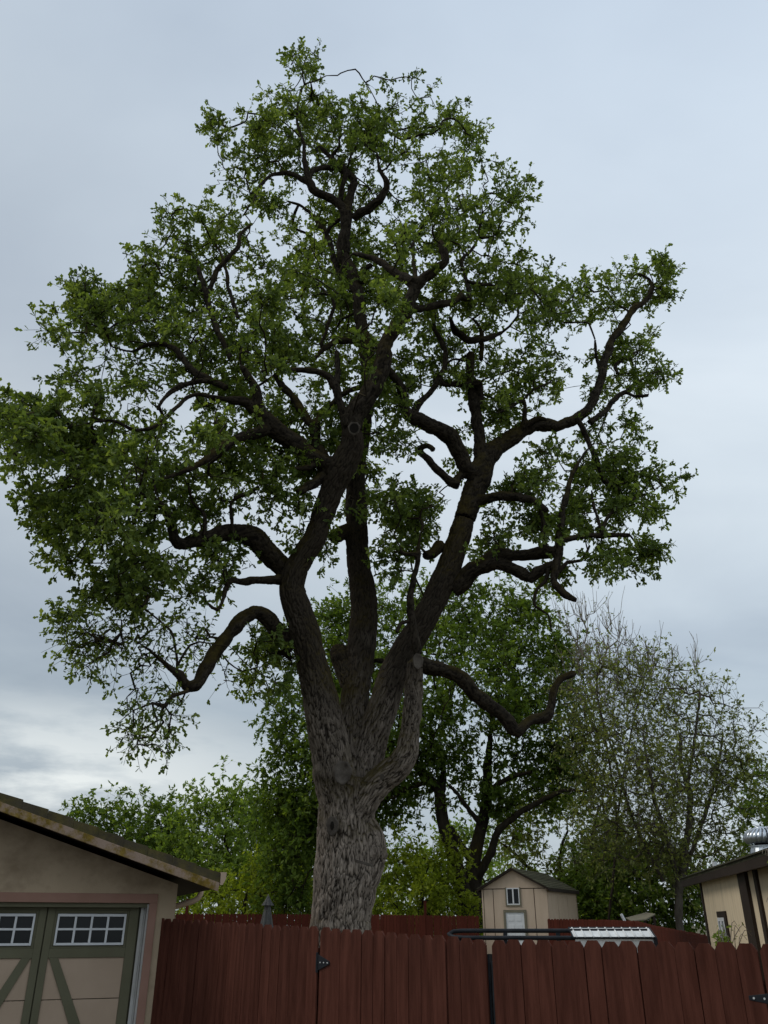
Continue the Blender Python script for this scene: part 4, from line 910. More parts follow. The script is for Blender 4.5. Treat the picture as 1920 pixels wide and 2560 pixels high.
LM = [  # frame, points, near/far distances
 (FA, [(1270, 1065, 46), (1200, 1000, 38), (1150, 932, 34), (1095, 922, 31), (1030, 960, 31), (960, 1050, 31), (900, 1140, 32), (848, 1230, 30), (810, 1235, 26), (775, 1190, 19), (740, 1160, 16), (680, 1110, 9), (600, 1050, 6), (500, 1000, 4)], 16.4, 14.2),
 (FA, [(765, 1180, 7), (765, 1130, 6), (755, 1060, 5), (740, 1000, 5), (660, 930, 4), (600, 880, 3)], 15.0, 14.2),
 (FA, [(765, 1150, 6), (820, 1060, 5), (860, 1045, 4), (930, 1058, 3)], 15.0, 14.6),
 (FA, [(1240, 735, 46), (1190, 695, 48), (1140, 640, 48), (1090, 590, 46), (1010, 572, 41), (920, 590, 36), (830, 612, 31), (770, 620, 26), (745, 540, 22), (700, 460, 18), (640, 420, 12), (560, 400, 8)], 16.0, 13.8),
 (FA, [(1215, 775, 28), (1130, 780, 17), (1060, 786, 17), (990, 780, 15), (968, 850, 10), (940, 905, 11), (890, 870, 7), (880, 830, 5)], 15.9, 15.0),
 (FA, [(1460, 290, 44), (1380, 262, 38), (1300, 210, 41), (1220, 150, 43), (1150, 90, 40), (1110, 40, 33), (1060, 10, 24), (990, 0, 17)], 15.3, 14.3),
 (FB, [(1120, 1000, 26), (1105, 900, 22), (1075, 850, 16), (1040, 800, 12)], 14.5, 14.2),
 (FB, [(1170, 1070, 26), (1110, 1095, 26), (1030, 1115, 22), (950, 1160, 22), (900, 1200, 19), (840, 1240, 15), (760, 1270, 10), (680, 1300, 7)], 14.7, 13.4),
 (FB, [(1000, 950, 14), (930, 940, 12), (830, 930, 11), (760, 985, 10), (690, 1050, 10), (620, 1080, 10), (560, 1075, 9), (500, 1040, 8), (420, 1045, 7), (340, 1060, 5), (250, 1080, 4)], 14.3, 13.2),
 (FB, [(980, 900, 16), (900, 860, 16), (830, 820, 17), (780, 760, 15), (720, 710, 13), (640, 710, 10), (570, 740, 7), (480, 720, 5)], 14.4, 15.0),
 (FB, [(900, 870, 13), (850, 870, 13), (780, 890, 13), (710, 940, 11), (680, 995, 7)], 14.4, 14.0),
 (FB, [(1000, 780, 13), (940, 650, 13), (910, 570, 14), (890, 490, 13), (862, 400, 12), (850, 350, 7)], 15.2, 15.6),
 (FB, [(895, 510, 12), (930, 410, 12), (970, 350, 12), (1030, 290, 11), (1036, 240, 9), (1085, 190, 6)], 15.4, 15.2),
 (FB, [(1030, 600, 10), (990, 480, 10), (980, 400, 8), (945, 300, 6), (920, 260, 5)], 15.4, 15.8),
 (FB, [(1400, 1200, 26), (1375, 1150, 25), (1340, 1050, 20), (1280, 960, 18), (1220, 890, 17), (1190, 840, 13)], 15.3, 16.0),
 (FB, [(1490, 1030, 22), (1470, 960, 19), (1440, 880, 19), (1400, 840, 16), (1330, 820, 15), (1250, 820, 14), (1200, 790, 10)], 15.0, 14.6),
 (FB, [(1455, 880, 15), (1458, 800, 14), (1455, 740, 10)], 15.0, 15.2),
 (FB, [(1360, 1120, 18), (1385, 1010, 15), (1440, 960, 13), (1490, 920, 13), (1560, 893, 11)], 15.4, 16.0),
 (FB, [(1570, 700, 17), (1500, 695, 15), (1440, 700, 14), (1390, 740, 12), (1345, 785, 8)], 17.3, 16.6),
 (FB, [(1385, 715, 8), (1420, 620, 9), (1442, 530, 9), (1405, 490, 6), (1340, 500, 4)], 16.7, 16.4),
 (FC, [(785, 1010, 13), (745, 965, 13), (705, 850, 13), (687, 800, 13), (640, 740, 9), (590, 690, 7), (530, 670, 5)], 17.2, 17.6),
 (FC, [(687, 805, 10), (720, 760, 9), (760, 738, 9)], 17.3, 17.1),
 (FC, [(770, 720, 19), (792, 640, 18), (800, 575, 16), (770, 540, 14), (735, 512, 13), (690, 470, 10), (660, 440, 7)], 17.0, 17.4),
 (FC, [(745, 690, 13), (752, 620, 12), (770, 560, 10), (760, 500, 8)], 17.0, 16.6),
 (FC, [(800, 740, 19), (830, 718, 20), (880, 690, 18), (930, 635, 17), (942, 590, 13), (912, 545, 8), (900, 470, 6)], 16.9, 16.0),
 (FC, [(640, 600, 14), (590, 580, 12), (540, 552, 11), (470, 560, 9), (410, 612, 7), (385, 690, 4)], 16.5, 16.0),
 (FC, [(612, 580, 12), (640, 540, 12), (720, 530, 12), (780, 557, 11)], 16.5, 17.1),
 (FC, [(600, 440, 8), (570, 340, 6), (575, 245, 5), (600, 185, 4), (640, 172, 3), (690, 148, 2)], 16.3, 16.6),
 (FC, [(600, 185, 4), (590, 135, 3), (600, 90, 2), (620, 45, 2)], 16.5, 16.5),
 (FC, [(1050, 1010, 24), (1010, 985, 20), (960, 950, 18), (900, 915, 14), (845, 895, 12), (800, 885, 8)], 14.6, 15.2),
 (FC, [(830, 1010, 20), (850, 950, 16), (880, 935, 10)], 17.1, 16.6),
 (FC, [(1020, 1110, 16), (1075, 1115, 15), (1150, 1100, 16), (1235, 1075, 15), (1255, 1040, 9)], 14.7, 15.2),
 (FC, [(1250, 1070, 13), (1282, 1075, 12), (1272, 990, 10), (1250, 920, 9), (1300, 860, 8), (1322, 815, 5)], 15.2, 15.8),
 (FC, [(1275, 1000, 8), (1330, 1015, 6), (1390, 1020, 6), (1450, 1110, 4)], 15.3, 15.9),
 (FC, [(1062, 1000, 12), (1050, 900, 9), (1055, 830, 7), (1080, 790, 5)], 14.7, 15.4),
 (FD, [(700, 960, 34), (645, 1000, 32), (610, 930, 37), (560, 852, 37), (500, 812, 34), (430, 780, 33), (382, 750, 27), (360, 700, 24), (350, 640, 20), (310, 580, 19), (275, 545, 14)], 16.9, 15.4),
 (FD, [(400, 760, 20), (440, 690, 15), (490, 640, 13), (530, 570, 13), (542, 490, 12), (520, 430, 12), (490, 370, 10), (500, 290, 7)], 16.2, 16.4),
 (FD, [(700, 960, 32), (688, 870, 27), (680, 780, 25), (662, 700, 24), (652, 640, 22), (650, 560, 20), (650, 490, 17)], 16.9, 17.4),
 (FD, [(690, 720, 15), (690, 620, 14), (640, 622, 15), (535, 622, 14), (520, 590, 11), (540, 545, 9), (575, 515, 7), (630, 525, 5)], 17.2, 16.6),
 (FD, [(560, 330, 9), (585, 390, 16), (640, 432, 17), (700, 430, 16), (785, 400, 9)], 16.4, 17.4),
 (FD, [(695, 520, 10), (700, 440, 12), (690, 380, 8), (660, 340, 6)], 17.3, 17.4),
 (FD, [(600, 1060, 25), (560, 1040, 20), (510, 1000, 17), (470, 950, 17), (433, 920, 17), (430, 897, 15), (460, 885, 13), (492, 908, 13)], 16.7, 15.9),
 (FD, [(555, 1060, 14), (610, 1020, 18), (650, 1000, 18)], 16.6, 16.8),
 (FD, [(1165, 790, 15), (1230, 740, 13), (1280, 680, 12), (1330, 650, 10), (1380, 610, 7), (1430, 575, 4)], 17.5, 18.2),
 (FD, [(1320, 655, 9), (1360, 675, 8), (1420, 671, 9)], 17.9, 17.7),
 (FD, [(1215, 560, 9), (1195, 520, 8), (1188, 430, 6)], 18.1, 17.8),
 (FD, [(1290, 580, 8), (1275, 540, 9), (1320, 515, 7), (1350, 510, 6)], 18.2, 18.6),
 (FD, [(880, 815, 16), (885, 740, 10), (880, 690, 9), (820, 725, 8), (780, 742, 6)], 17.2, 16.7),
 (FD, [(900, 800, 16), (940, 770, 13), (980, 778, 9)], 17.2, 16.9),
 (FD, [(570, 1510, 44), (610, 1480, 44), (660, 1425, 38), (740, 1402, 30), (820, 1412, 27), (880, 1450, 26), (910, 1468, 20), (932, 1432, 25), (980, 1412, 23), (1040, 1400, 18)], 17.0, 16.2),
 (FD, [(690, 1400, 28), (740, 1372, 28), (800, 1360, 27), (900, 1358, 27), (980, 1350, 29), (1030, 1345, 20)], 16.8, 16.3),
 (FD, [(1035, 1300, 20), (1025, 1400, 19), (1012, 1475, 18), (1060, 1530, 17), (1110, 1558, 12)], 16.3, 15.9),
 (FD, [(1025, 1370, 20), (1035, 1290, 18), (1042, 1200, 17), (1062, 1120, 14), (1090, 1010, 11), (1130, 940, 7), (1180, 880, 5)], 16.3, 16.9),
 (FD, [(975, 1350, 15), (968, 1260, 12), (955, 1180, 9), (930, 1120, 7)], 16.3, 16.0),
 (FD, [(1030, 1310, 14), (1085, 1290, 12), (1180, 1276, 13), (1260, 1276, 12), (1340, 1276, 11)], 16.3, 16.9),
 (FD, [(1225, 1270, 10), (1200, 1210, 9), (1180, 1140, 8), (1172, 1080, 5)], 16.6, 16.8),
 (FD, [(1215, 1255, 10), (1260, 1180, 8), (1350, 1120, 7), (1420, 1098, 4)], 16.6, 17.2),
 (FD, [(1035, 1435, 9), (1070, 1390, 8), (1130, 1385, 7), (1165, 1320, 5)], 16.2, 16.0),
 (FD, [(985, 1420, 9), (975, 1475, 9), (935, 1510, 8), (930, 1580, 7), (985, 1620, 5), (1000, 1690, 3)], 16.2, 16.4),
 (FD, [(680, 1130, 27), (770, 1110, 21), (860, 1110, 21), (930, 1130, 17), (980, 1170, 12)], 16.8, 15.8),
 (FD, [(1190, 930, 12), (1220, 1020, 14), (1250, 1060, 12), (1300, 1080, 8)], 17.4, 17.8),
 (FD, [(1110, 770, 14), (1150, 850, 13), (1190, 940, 12)], 17.4, 17.4),
 (FEE, [(985, 745, 28), (962, 640, 27), (946, 540, 22), (945, 430, 21), (960, 320, 18), (985, 225, 17), (985, 150, 12), (1000, 70, 8)], 16.15, 15.9),
 (FEE, [(985, 190, 13), (930, 188, 13), (893, 182, 12), (886, 150, 8)], 15.95, 15.7),
 (FEE, [(1110, 140, 40), (1060, 185, 32), (1020, 200, 22)], 16.9, 16.6),
 (FEE, [(955, 560, 12), (890, 570, 11), (868, 620, 10)], 16.1, 16.0),
 (FEE, [(790, 780, 18), (750, 775, 14), (735, 790, 8)], 17.4, 17.6),
 (FA, [(1400, 330, 26), (1340, 370, 22), (1285, 400, 17)], 15.3, 15.0),
 (FA, [(1400, 250, 18), (1330, 290, 14), (1270, 295, 8)], 15.2, 14.8),
 (FA, [(1010, 580, 10), (1000, 440, 9), (1080, 400, 12), (1120, 370, 8)], 15.0, 14.7),
 (FA, [(880, 590, 12), (885, 500, 11), (830, 440, 8), (815, 360, 6)], 14.6, 14.2),
 (FA, [(1260, 1120, 12), (1200, 1090, 8), (1140, 1110, 5), (1100, 1160, 3)], 16.6, 16.2),
]
small = []
for fr, pts, d0, d1 in LM:
    q = trace(fr, pts, d0, d1); (limbs_ if q[1].max() > 0.055 else small).append(q)
for P, r in big + limbs_ + small: P -= OFF
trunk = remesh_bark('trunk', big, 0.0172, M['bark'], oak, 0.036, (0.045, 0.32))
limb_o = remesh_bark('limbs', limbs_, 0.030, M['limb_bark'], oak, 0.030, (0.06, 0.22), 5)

# crown: leafy outline read off the photo, with the sky gaps left open
POLY = KP([(640, 150), (700, 190), (745, 205), (800, 210), (850, 160), (900, 175), (940, 170), (965, 195), (955, 240), (1005, 260), (1050, 320), (1100, 355), (1100, 390), (1125, 395), (1100, 440), (1110, 490), (1145, 530), (1145, 570), (1195, 610), (1210, 660),
 (1225, 690), (1205, 740), (1225, 790), (1225, 860), (1150, 890), (1080, 930), (1040, 900), (1000, 900), (960, 900), (900, 905), (880, 960), (930, 1000), (960, 1050), (960, 1120), (900, 1170), (870, 1190), (840, 1180), (830, 1130), (790, 1060), (770, 1040), (740, 960),
 (680, 960), (690, 1010), (660, 1080), (640, 1140), (590, 1140), (560, 1110), (500, 1120), (470, 1150), (520, 1210), (540, 1260), (480, 1270), (400, 1245), (330, 1260), (300, 1300), (240, 1300), (170, 1330), (130, 1350), (105, 1320), (85, 1290), (95, 1250), (85, 1215), (115, 1180), (105, 1125), (60, 1095), (40, 1045), (5, 990), (0, 890), (60, 870), (150, 865), (135, 825), (185, 775), (130, 740), (115, 705), (115, 675),
 (180, 615), (230, 630), (295, 605), (300, 560), (265, 530), (275, 512), (330, 470), (390, 465), (445, 432), (485, 400), (505, 350), (490, 310), (460, 290), (490, 245), (560, 225), (625, 225), (630, 180)])
POLY_R = KP([(1215, 600), (1300, 572), (1345, 590), (1390, 580), (1430, 575), (1440, 640), (1400, 660), (1330, 670), (1360, 720), (1425, 775), (1430, 810), (1380, 850), (1370, 940), (1410, 985), (1405, 1010), (1435, 1045), (1420, 1090), (1350, 1110), (1300, 1150), (1200, 1140), (1130, 1160), (1080, 1130), (1060, 1060), (1130, 1000), (1190, 960), (1250, 920), (1280, 850), (1265, 800), (1290, 740), (1250, 700), (1220, 650)])
HOLES = [(x * K, y * K, a * K, b_ * K) for x, y, a, b_ in [(325, 905, 52, 30), (250, 895, 26, 20), (595, 1125, 40, 30), (690, 655, 26, 22), (655, 870, 45, 22), (700, 960, 40, 50), (905, 885, 60, 40), (850, 975, 60, 50), (1010, 880, 40, 40), (860, 760, 40, 26),
 (555, 620, 20, 14), (810, 375, 36, 26), (830, 440, 30, 30), (690, 440, 40, 24), (655, 500, 30, 30), (980, 690, 60, 24), (860, 690, 30, 20), (720, 590, 26, 18), (1140, 740, 40, 26), (640, 410, 30, 24), (600, 820, 36, 18), (775, 840, 24, 22), (470, 630, 20, 24), (520, 1250, 44, 26), (690, 830, 24, 20), (400, 880, 20, 14), (560, 960, 20, 16), (440, 840, 18, 14)]]
def clumps(poly, n_c, per, sig, **kw):
    c = sample_poly(poly, n_c, **kw); o, g_ = [], []
    for i, q in enumerate(c):
        m_ = max(1, rng.poisson(per)); o.append(q + rng.normal(0, sig, (m_, 2)) * (1, 0.8)); g_ += [i] * m_
    return np.concatenate(o), np.array(g_)
px, gx_ = clumps(POLY, 730, 3.0, 22, holes=HOLES, hole_keep=0.06)
thin = (px[:, 0] < 620) & (px[:, 1] > 820) & (rng.random(len(px)) < 0.28)      # the left side is layered deep; keep it open
px, gx_ = px[~thin], gx_[~thin]
pr, gr_ = clumps(POLY_R, 92, 3.0, 22)
blob = []                                              # looser outlying tufts: centre x, y, half width, half height, count
for bx_, by_, rx_, ry_, n_ in [(655, 135, 38, 26, 16), (620, 200, 14, 14, 4), (460, 262, 14, 22, 5), (1130, 390, 8, 10, 2), (1290, 1195, 60, 16, 8), (1390, 1185, 44, 20, 9), (1355, 1215, 26, 24, 6), (1310, 1230, 20, 20, 3), (1410, 1190, 20, 12, 4), (1440, 580, 10, 24, 8), (1400, 575, 30, 12, 7), (1435, 630, 12, 24, 6), (1415, 1100, 20, 14, 5),
    (280, 1395, 130, 65, 66), (210, 1380, 70, 50, 28), (390, 1370, 60, 50, 16), (320, 1545, 60, 70, 26), (300, 1590, 26, 24, 8), (360, 1600, 16, 34, 7), (380, 1520, 20, 30, 6), (440, 1400, 26, 40, 8), (500, 1455, 14, 28, 4), (570, 1410, 26, 34, 14), (610, 1400, 30, 40, 14), (550, 1470, 10, 16, 3), (600, 1470, 20, 10, 3),
    (1080, 1170, 36, 20, 9), (1040, 1180, 14, 10, 3), (1160, 1140, 30, 30, 8), (1200, 1230, 18, 26, 4), (895, 1160, 22, 40, 9), (770, 1080, 26, 36, 9), (700, 1180, 14, 34, 5), (650, 1160, 20, 20, 5), (850, 1210, 46, 30, 9), (940, 1290, 26, 12, 4), (420, 1290, 26, 16, 4), (470, 1200, 30, 20, 6), (540, 1165, 14, 12, 2), (1180, 1250, 20, 14, 3), (925, 1330, 20, 14, 3), (1000, 1010, 20, 26, 4), (880, 940, 16, 30, 4), (1010, 930, 16, 14, 2)]:
    a = rng.random(n_) * 6.283; q = np.sqrt(rng.random(n_))
    blob.append(np.stack([(bx_ + rx_ * q * np.cos(a)) * K, (by_ + ry_ * q * np.sin(a)) * K], 1))
blob = np.concatenate(blob)
# distance of every tuft: that of a limb near it in the picture, spread through the crown's thickness
SK = np.concatenate([P + OFF for P, r in limbs_ + small]); SKp = proj(SK)
def tuft_depth(q, edge, smax, grp):
    o = np.empty(len(q)); seen = {}
    for i, p in enumerate(q):
        if grp[i] in seen: o[i] = seen[grp[i]] + rng.normal(0, 0.30); continue
        d = np.hypot(*(SKp - p).T); k = np.argsort(d)[:60]; k = k[d[k] < d[k[0]] + 130]
        o[i] = seen[grp[i]] = SK[rng.choice(k), 1] + rng.normal(0.15, min(0.35 + edge[i] * 0.0052, smax))
    return o
e1 = poly_dist(px, POLY); e2 = poly_dist(pr, POLY_R)
Dq = np.concatenate([tuft_depth(px, e1, 2.0, gx_), tuft_depth(pr, e2, 1.0, gr_), tuft_depth(blob, np.zeros(len(blob)), 0.4, np.arange(len(blob)))])
Q = np.concatenate([px, pr, blob])
# foliage mostly sits behind and above the heavy limbs, which stay in plain view from below
HB = np.concatenate([P + OFF for P, r in big[1:] + limbs_]); HR_ = np.concatenate([r for P, r in big[1:] + limbs_]); HBp = proj(HB)
HRp = HR_ * F_PX / (HB[:, 1] * CP + (HB[:, 2] - CAM_Z) * SP)
for i, p in enumerate(Q):
    d = np.hypot(*(HBp - p).T) - HRp; k = int(np.argmin(d))
    if d[k] < 34 and Dq[i] < HB[k, 1] + HR_[k] and rng.random() < 0.86: Dq[i] = HB[k, 1] + HR_[k] + rng.uniform(0.35, 1.3)
targets = np.array([at(x, y, d) for (x, y), d in zip(Q, np.clip(Dq, 11.5, 21.5))]) - OFF
att = np.concatenate([P[len(P) // 4:] for P, r in limbs_ + small] + [left_b[0], mid_b[0]]); attr = np.concatenate([r[len(r) // 4:] for P, r in limbs_ + small] + [left_b[1], mid_b[1]])
paths, dirs = grow(targets, att, attr, 0.22, 0.075, 0.34, r_tip=0.0085, expo=0.44)
nB = len(blob)
sparse = np.zeros(len(targets), bool); sparse[-nB:] = (blob[:, 0] < 520 * K) & (blob[:, 1] > 1335 * K)
parts = [sprays(targets[~sparse], dirs[~sparse], 6.0, 0.40, 7.5, 0.118, 0.15, 3.0), sprays(targets[sparse], dirs[sparse], 2.6, 0.50, 3.2, 0.100, 0.05, 2.0)]
tw = parts[0][0] + parts[1][0]; LB, LA, LL, LT = (np.concatenate([parts[0][k], parts[1][k]]) for k in (1, 2, 3, 4))
V, Fc = ring_tubes(small, 8)
paths = [smooth_path(P, r, 0.16, 1.2) if len(P) > 2 else (P, r) for P, r in paths]
V2, F2 = ring_tubes(paths, lambda r: 7 if r > 0.03 else 4)
V3, F3 = ring_tubes(tw, 3)
F2 = F2 + len(V); F3 = F3 + len(V) + len(V2)
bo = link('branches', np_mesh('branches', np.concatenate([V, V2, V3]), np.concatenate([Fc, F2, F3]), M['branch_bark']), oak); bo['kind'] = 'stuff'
leaves('crown', LB, LA, LL, LT, M['leaf'], oak)
print('oak leaves', len(LB), 'trunk verts', len(trunk.data.vertices), len(limb_o.data.vertices))

# pruning scars, the hollow, and the board nailed to the bole
def scar(frame, x, y, rx, ry, D, name, nrm=(0, -1, 0), mat='scar', ring=0.5, centre=None, tilt=0):
    c = at(frame[0] + x * frame[2], frame[1] + y * frame[2], D) - OFF
    s_ = frame[2] * depth_of(c + OFF) / F_PX; rx *= s_; ry *= s_
    n = Vector(nrm).normalized(); r_ = Vector((1, 0, 0)); r_ = (r_ - n * r_.dot(n)).normalized(); u = n.cross(r_); u = -u if u.z < 0 else u
    mb = MB(); seg = 28
    prof = [(1.12, -0.16), (1.10, 0.02), (1.0, 0.06), (0.86, 0.03), (0.80, -0.01), (0.45, 0.0), (0.12, -0.02)]
    for k, (rr, h) in enumerate(prof):
        for j in range(seg):
            a = 2 * math.pi * j / seg; w_ = 1 + 0.05 * math.sin(3 * a + k) + 0.04 * math.sin(7 * a)
            p = Vector(c) + r_ * (rx * rr * w_ * math.cos(a)) + u * (ry * rr * w_ * math.sin(a)) + n * (h * min(rx, ry) * 2 * ring)
            mb.v.append(tuple(p))
    for k in range(len(prof) - 1):
        for j in range(seg):
            j2 = (j + 1) % seg; mb.f.append((k * seg + j, k * seg + j2, (k + 1) * seg + j2, (k + 1) * seg + j))
    mb.f.append(tuple((len(prof) - 1) * seg + j for j in range(seg)))
    o = mb.build(name, M[mat], oak, smooth=True)
    if centre:
        mb = MB()
        for j in range(seg):
            a = 2 * math.pi * j / seg
            mb.v.append(tuple(Vector(c) + r_ * (rx * centre[0] * math.cos(a)) + u * (ry * centre[1] * math.sin(a)) + n * 0.012))
        for j in range(seg): mb.v.append(tuple(Vector(mb.v[j]) - n * 0.05))
        mb.f = [tuple(range(seg))] + [(j, (j + 1) % seg, seg + (j + 1) % seg, seg + j) for j in range(seg)]
        mb.build('hollow', M['hollow'], o)  # flat near-black disc: the shade inside the hole put in as colour
    return o
scar(FEE, 567, 1395, 46, 58, OD - 0.82, 'pruning_scar', (0.05, -1, 0.05))
scar(FEE, 510, 1690, 30, 46, OD - 0.90, 'pruning_scar', (-0.1, -1, 0), centre=(0.35, 0.5))
scar(FEE, 985, 780, 26, 40, 16.2 - 0.30, 'pruning_scar', (0.25, -1, -0.1))
scar(FA, 1530, 122, 24, 26, 14.9 - 0.38, 'branch_hollow', (0.0, -1, -0.35), ring=0.5, centre=(0.8, 0.8))
scar(FEE, 786, 1420, 12, 14, 16.6 - 0.42, 'pruning_scar', (0.1, -1, 0))
p = at(FEE[0] + 685 * FEE[2], FEE[1] + 1897 * FEE[2], OD - 0.80) - OFF
mb = MB().box(-0.17, 0.17, -0.02, 0.02, -0.022, 0.022); o = mb.build('nailed_board', M['scar'], oak, bevel=0.004); o.location = tuple(p); o.rotation_euler = (0, R(14), R(12))

# ------------------------------------------------------------------ background trees
def bg_tree(name, label, D, base_px, polys, n, stems, leaf, leaf_len, spray, bark='far_bark', thick=2.5, cat='tree', group=None, shape='simple', holes=(), bf=0.2, up=0.2, tip=0.006, expo=0.48, spread=0.8, extra=None, keep_leaf=1.0, droop=0.0, hk=0.0, twig_r=1.0, trunk_bark=None):
    gz_ = ground_z(D); b0_ = at(base_px, 2311, D)
    root = tag(empty(name, (b0_[0], D, gz_)), label, cat, group); off = np.array([b0_[0], D, gz_])
    st = []
    for fr, pts, d0, d1 in stems: st.append(trace(fr, pts, d0, d1))
    if not st:
        top = np.mean([np.mean(np.array(p_), 0) for p_ in polys], 0); q = at(top[0], top[1], D)
        st.append(smooth_path([[b0_[0], D, gz_ - 0.1], [b0_[0] * 0.6 + q[0] * 0.4, D, gz_ + (q[2] - gz_) * 0.5], q], [thick * 0.09, thick * 0.06, thick * 0.03], 0.4))
    else:                                              # carry the stems down to the ground
        P, r_ = st[0]; g0 = np.array([[P[0][0], P[0][1], gz_ - 0.1]]); st[0] = (np.concatenate([g0, P]), np.concatenate([[r_[0] * 1.25], r_]))
        for k in range(1, len(st)):
            P, r_ = st[k]
    st = [(P - off, r_) for P, r_ in st]
    T = []
    for i, poly in enumerate(polys):
        m_ = int(n * (1 if len(polys) == 1 else extra[i])); q = sample_poly(poly, max(4, m_ // 4), holes, hk)
        q = np.repeat(q, 4, 0) + rng.normal(0, 0.55 * F_PX / D / 1.05, (len(q) * 4, 2)); e = poly_dist(q, poly) * np.where(in_poly(q, poly), 1, 0)
        for (x, y), ee in zip(q, e):
            mpp = D / F_PX * 1.05
            h = min(thick, 0.3 + ee * mpp * 1.0); T.append(at(x, y, D + rng.uniform(-h, h)) - off)
    T = np.array(T); T = T[T[:, 2] > 0.15]
    A = np.concatenate([P[len(P) // 3:] for P, r_ in st]); Ar = np.concatenate([r_[len(r_) // 3:] for P, r_ in st])
    paths_, dirs_ = grow(T, A, Ar, bf, 0.10, 0.7, droop, tip, expo)
    tw_, lb, la, ll, lt = sprays(T, dirs_, *spray, leaf_len, up, 2.0, spread=spread, tr=twig_r)
    V, Fc = ring_tubes(st, 12); me = np_mesh('trunk', V, Fc, M[trunk_bark or bark]); link('trunk', me, root)
    V2, F2 = ring_tubes(paths_, lambda r_: 6 if r_ > 0.05 else 4); V3, F3 = ring_tubes(tw_, 3)
    bo_ = link('branches', np_mesh('branches', np.concatenate([V2, V3]), np.concatenate([F2, F3 + len(V2)]), M[bark]), root); bo_['kind'] = 'stuff'
    if keep_leaf < 1: k = rng.random(len(lb)) < keep_leaf; lb, la, ll, lt = lb[k], la[k], ll[k], lt[k]
    leaves('crown', lb, la, ll, lt, M[leaf], root, shape)
    print(name, len(lb)); return root

bg_tree('oak_tree', 'dark-trunked oak forking low behind the tan shed, dense green crown', 42, 1150,
    [KP([(700, 1290), (690, 1350), (650, 1480), (595, 1510), (580, 1590), (600, 1650), (580, 1690), (600, 1745), (660, 1790), (850, 1800), (870, 1740), (930, 1690), (1060, 1640), (1200, 1640), (1260, 1600), (1270, 1520), (1245, 1440), (1240, 1380), (1180, 1310), (1100, 1265), (1000, 1275), (840, 1275)]),
     KP([(930, 1690), (1050, 1700), (1240, 1620), (1290, 1680), (1150, 1740), (1060, 1750), (960, 1730)]),
     KP([(560, 1700), (680, 1740), (690, 1960), (620, 1960), (570, 1850)])], 1900,
    [(FG, [(700, 1740, 95), (680, 1640, 80), (630, 1500, 62), (575, 1310, 50), (512, 1120, 46), (480, 950, 45), (460, 810, 38), (340, 690, 34), (280, 590, 26), (200, 480, 18)], 42, 42),
     (FG, [(730, 1740, 70), (722, 1500, 60), (722, 1350, 54), (765, 1150, 45), (812, 950, 42), (825, 800, 38), (825, 650, 32), (835, 540, 24), (850, 380, 16)], 42, 42.5),
     (FG, [(750, 1500, 34), (770, 1430, 34), (850, 1280, 30), (900, 1130, 27), (1000, 1030, 24), (1120, 950, 21), (1290, 860, 18), (1420, 815, 12), (1560, 830, 7)], 42, 40.5),
     (FG, [(705, 1340, 34), (690, 1310, 32), (600, 1180, 26), (545, 1090, 24)], 42, 42),
     (FG, [(480, 860, 30), (500, 690, 24), (470, 560, 24), (420, 460, 22), (400, 330, 15)], 42, 43),
     (FG, [(820, 1000, 24), (1000, 930, 18), (1120, 820, 14), (1250, 760, 10)], 42, 43.5), (FG, [(840, 810, 22), (1000, 720, 17), (1150, 680, 11)], 42, 41),
     (FG, [(770, 1060, 22), (680, 950, 17), (600, 840, 14), (540, 780, 9)], 42, 41)],
    'leaf2', 0.21, (5.5, 0.75, 6.0), thick=5.0, extra=[1.0, 0.09, 0.10], bf=0.25, tip=0.009)
G_BT = 'trees beyond the back fence'
bg_tree('broadleaf_tree', 'bright green rounded tree beyond the fence right of the garage roof', 55, 555, [KP([(375, 1790), (440, 1710), (480, 1690), (545, 1710), (585, 1750), (600, 1830), (560, 1930), (480, 1960), (400, 1950), (350, 1880)])], 420,
    [(FB, [(945, 3190, 12), (960, 3080, 11), (990, 2960, 9), (970, 2850, 6)], 55, 55)], 'leaf_bright', 0.26, (5, 0.9, 6), thick=4.0, group=G_BT)
bg_tree('broadleaf_tree', 'dark green low tree peeping over the garage roof slope', 60, 330, [KP([(120, 1770), (170, 1735), (230, 1745), (260, 1725), (310, 1715), (370, 1730), (390, 1800), (400, 1950), (300, 1900), (200, 1820)])], 330, [], 'leaf2', 0.28, (5, 0.9, 6), thick=4.0, group=G_BT)
bg_tree('broadleaf_tree', 'loose green tree with see-through crown between umbrella and oak trunk', 50, 690, [KP([(560, 1760), (640, 1740), (690, 1760), (690, 1960), (600, 1960), (530, 1940), (560, 1850)])], 220, [], 'leaf2', 0.24, (5, 0.9, 5), thick=3.0, group=G_BT)
bg_tree('shrub', 'tall yellow-green shrub behind the umbrella and back fence', 44, 600, [KP([(380, 1960), (420, 1915), (520, 1880), (560, 1870), (640, 1880), (680, 1890), (680, 2010), (380, 2010)])], 330, [], 'leaf_yellow', 0.17, (5, 0.6, 6), thick=2.0, cat='shrub', group=G_BT)
bg_tree('shrub', 'bright yellow-green bush between the oak trunk and the dark forked oak', 40, 1040, [KP([(800, 1900), (850, 1850), (900, 1835), (945, 1815), (990, 1870), (1020, 1960), (1020, 2010), (800, 2010)])], 300, [], 'leaf_yellow', 0.17, (5, 0.6, 6), thick=2.0, cat='shrub', group=G_BT)
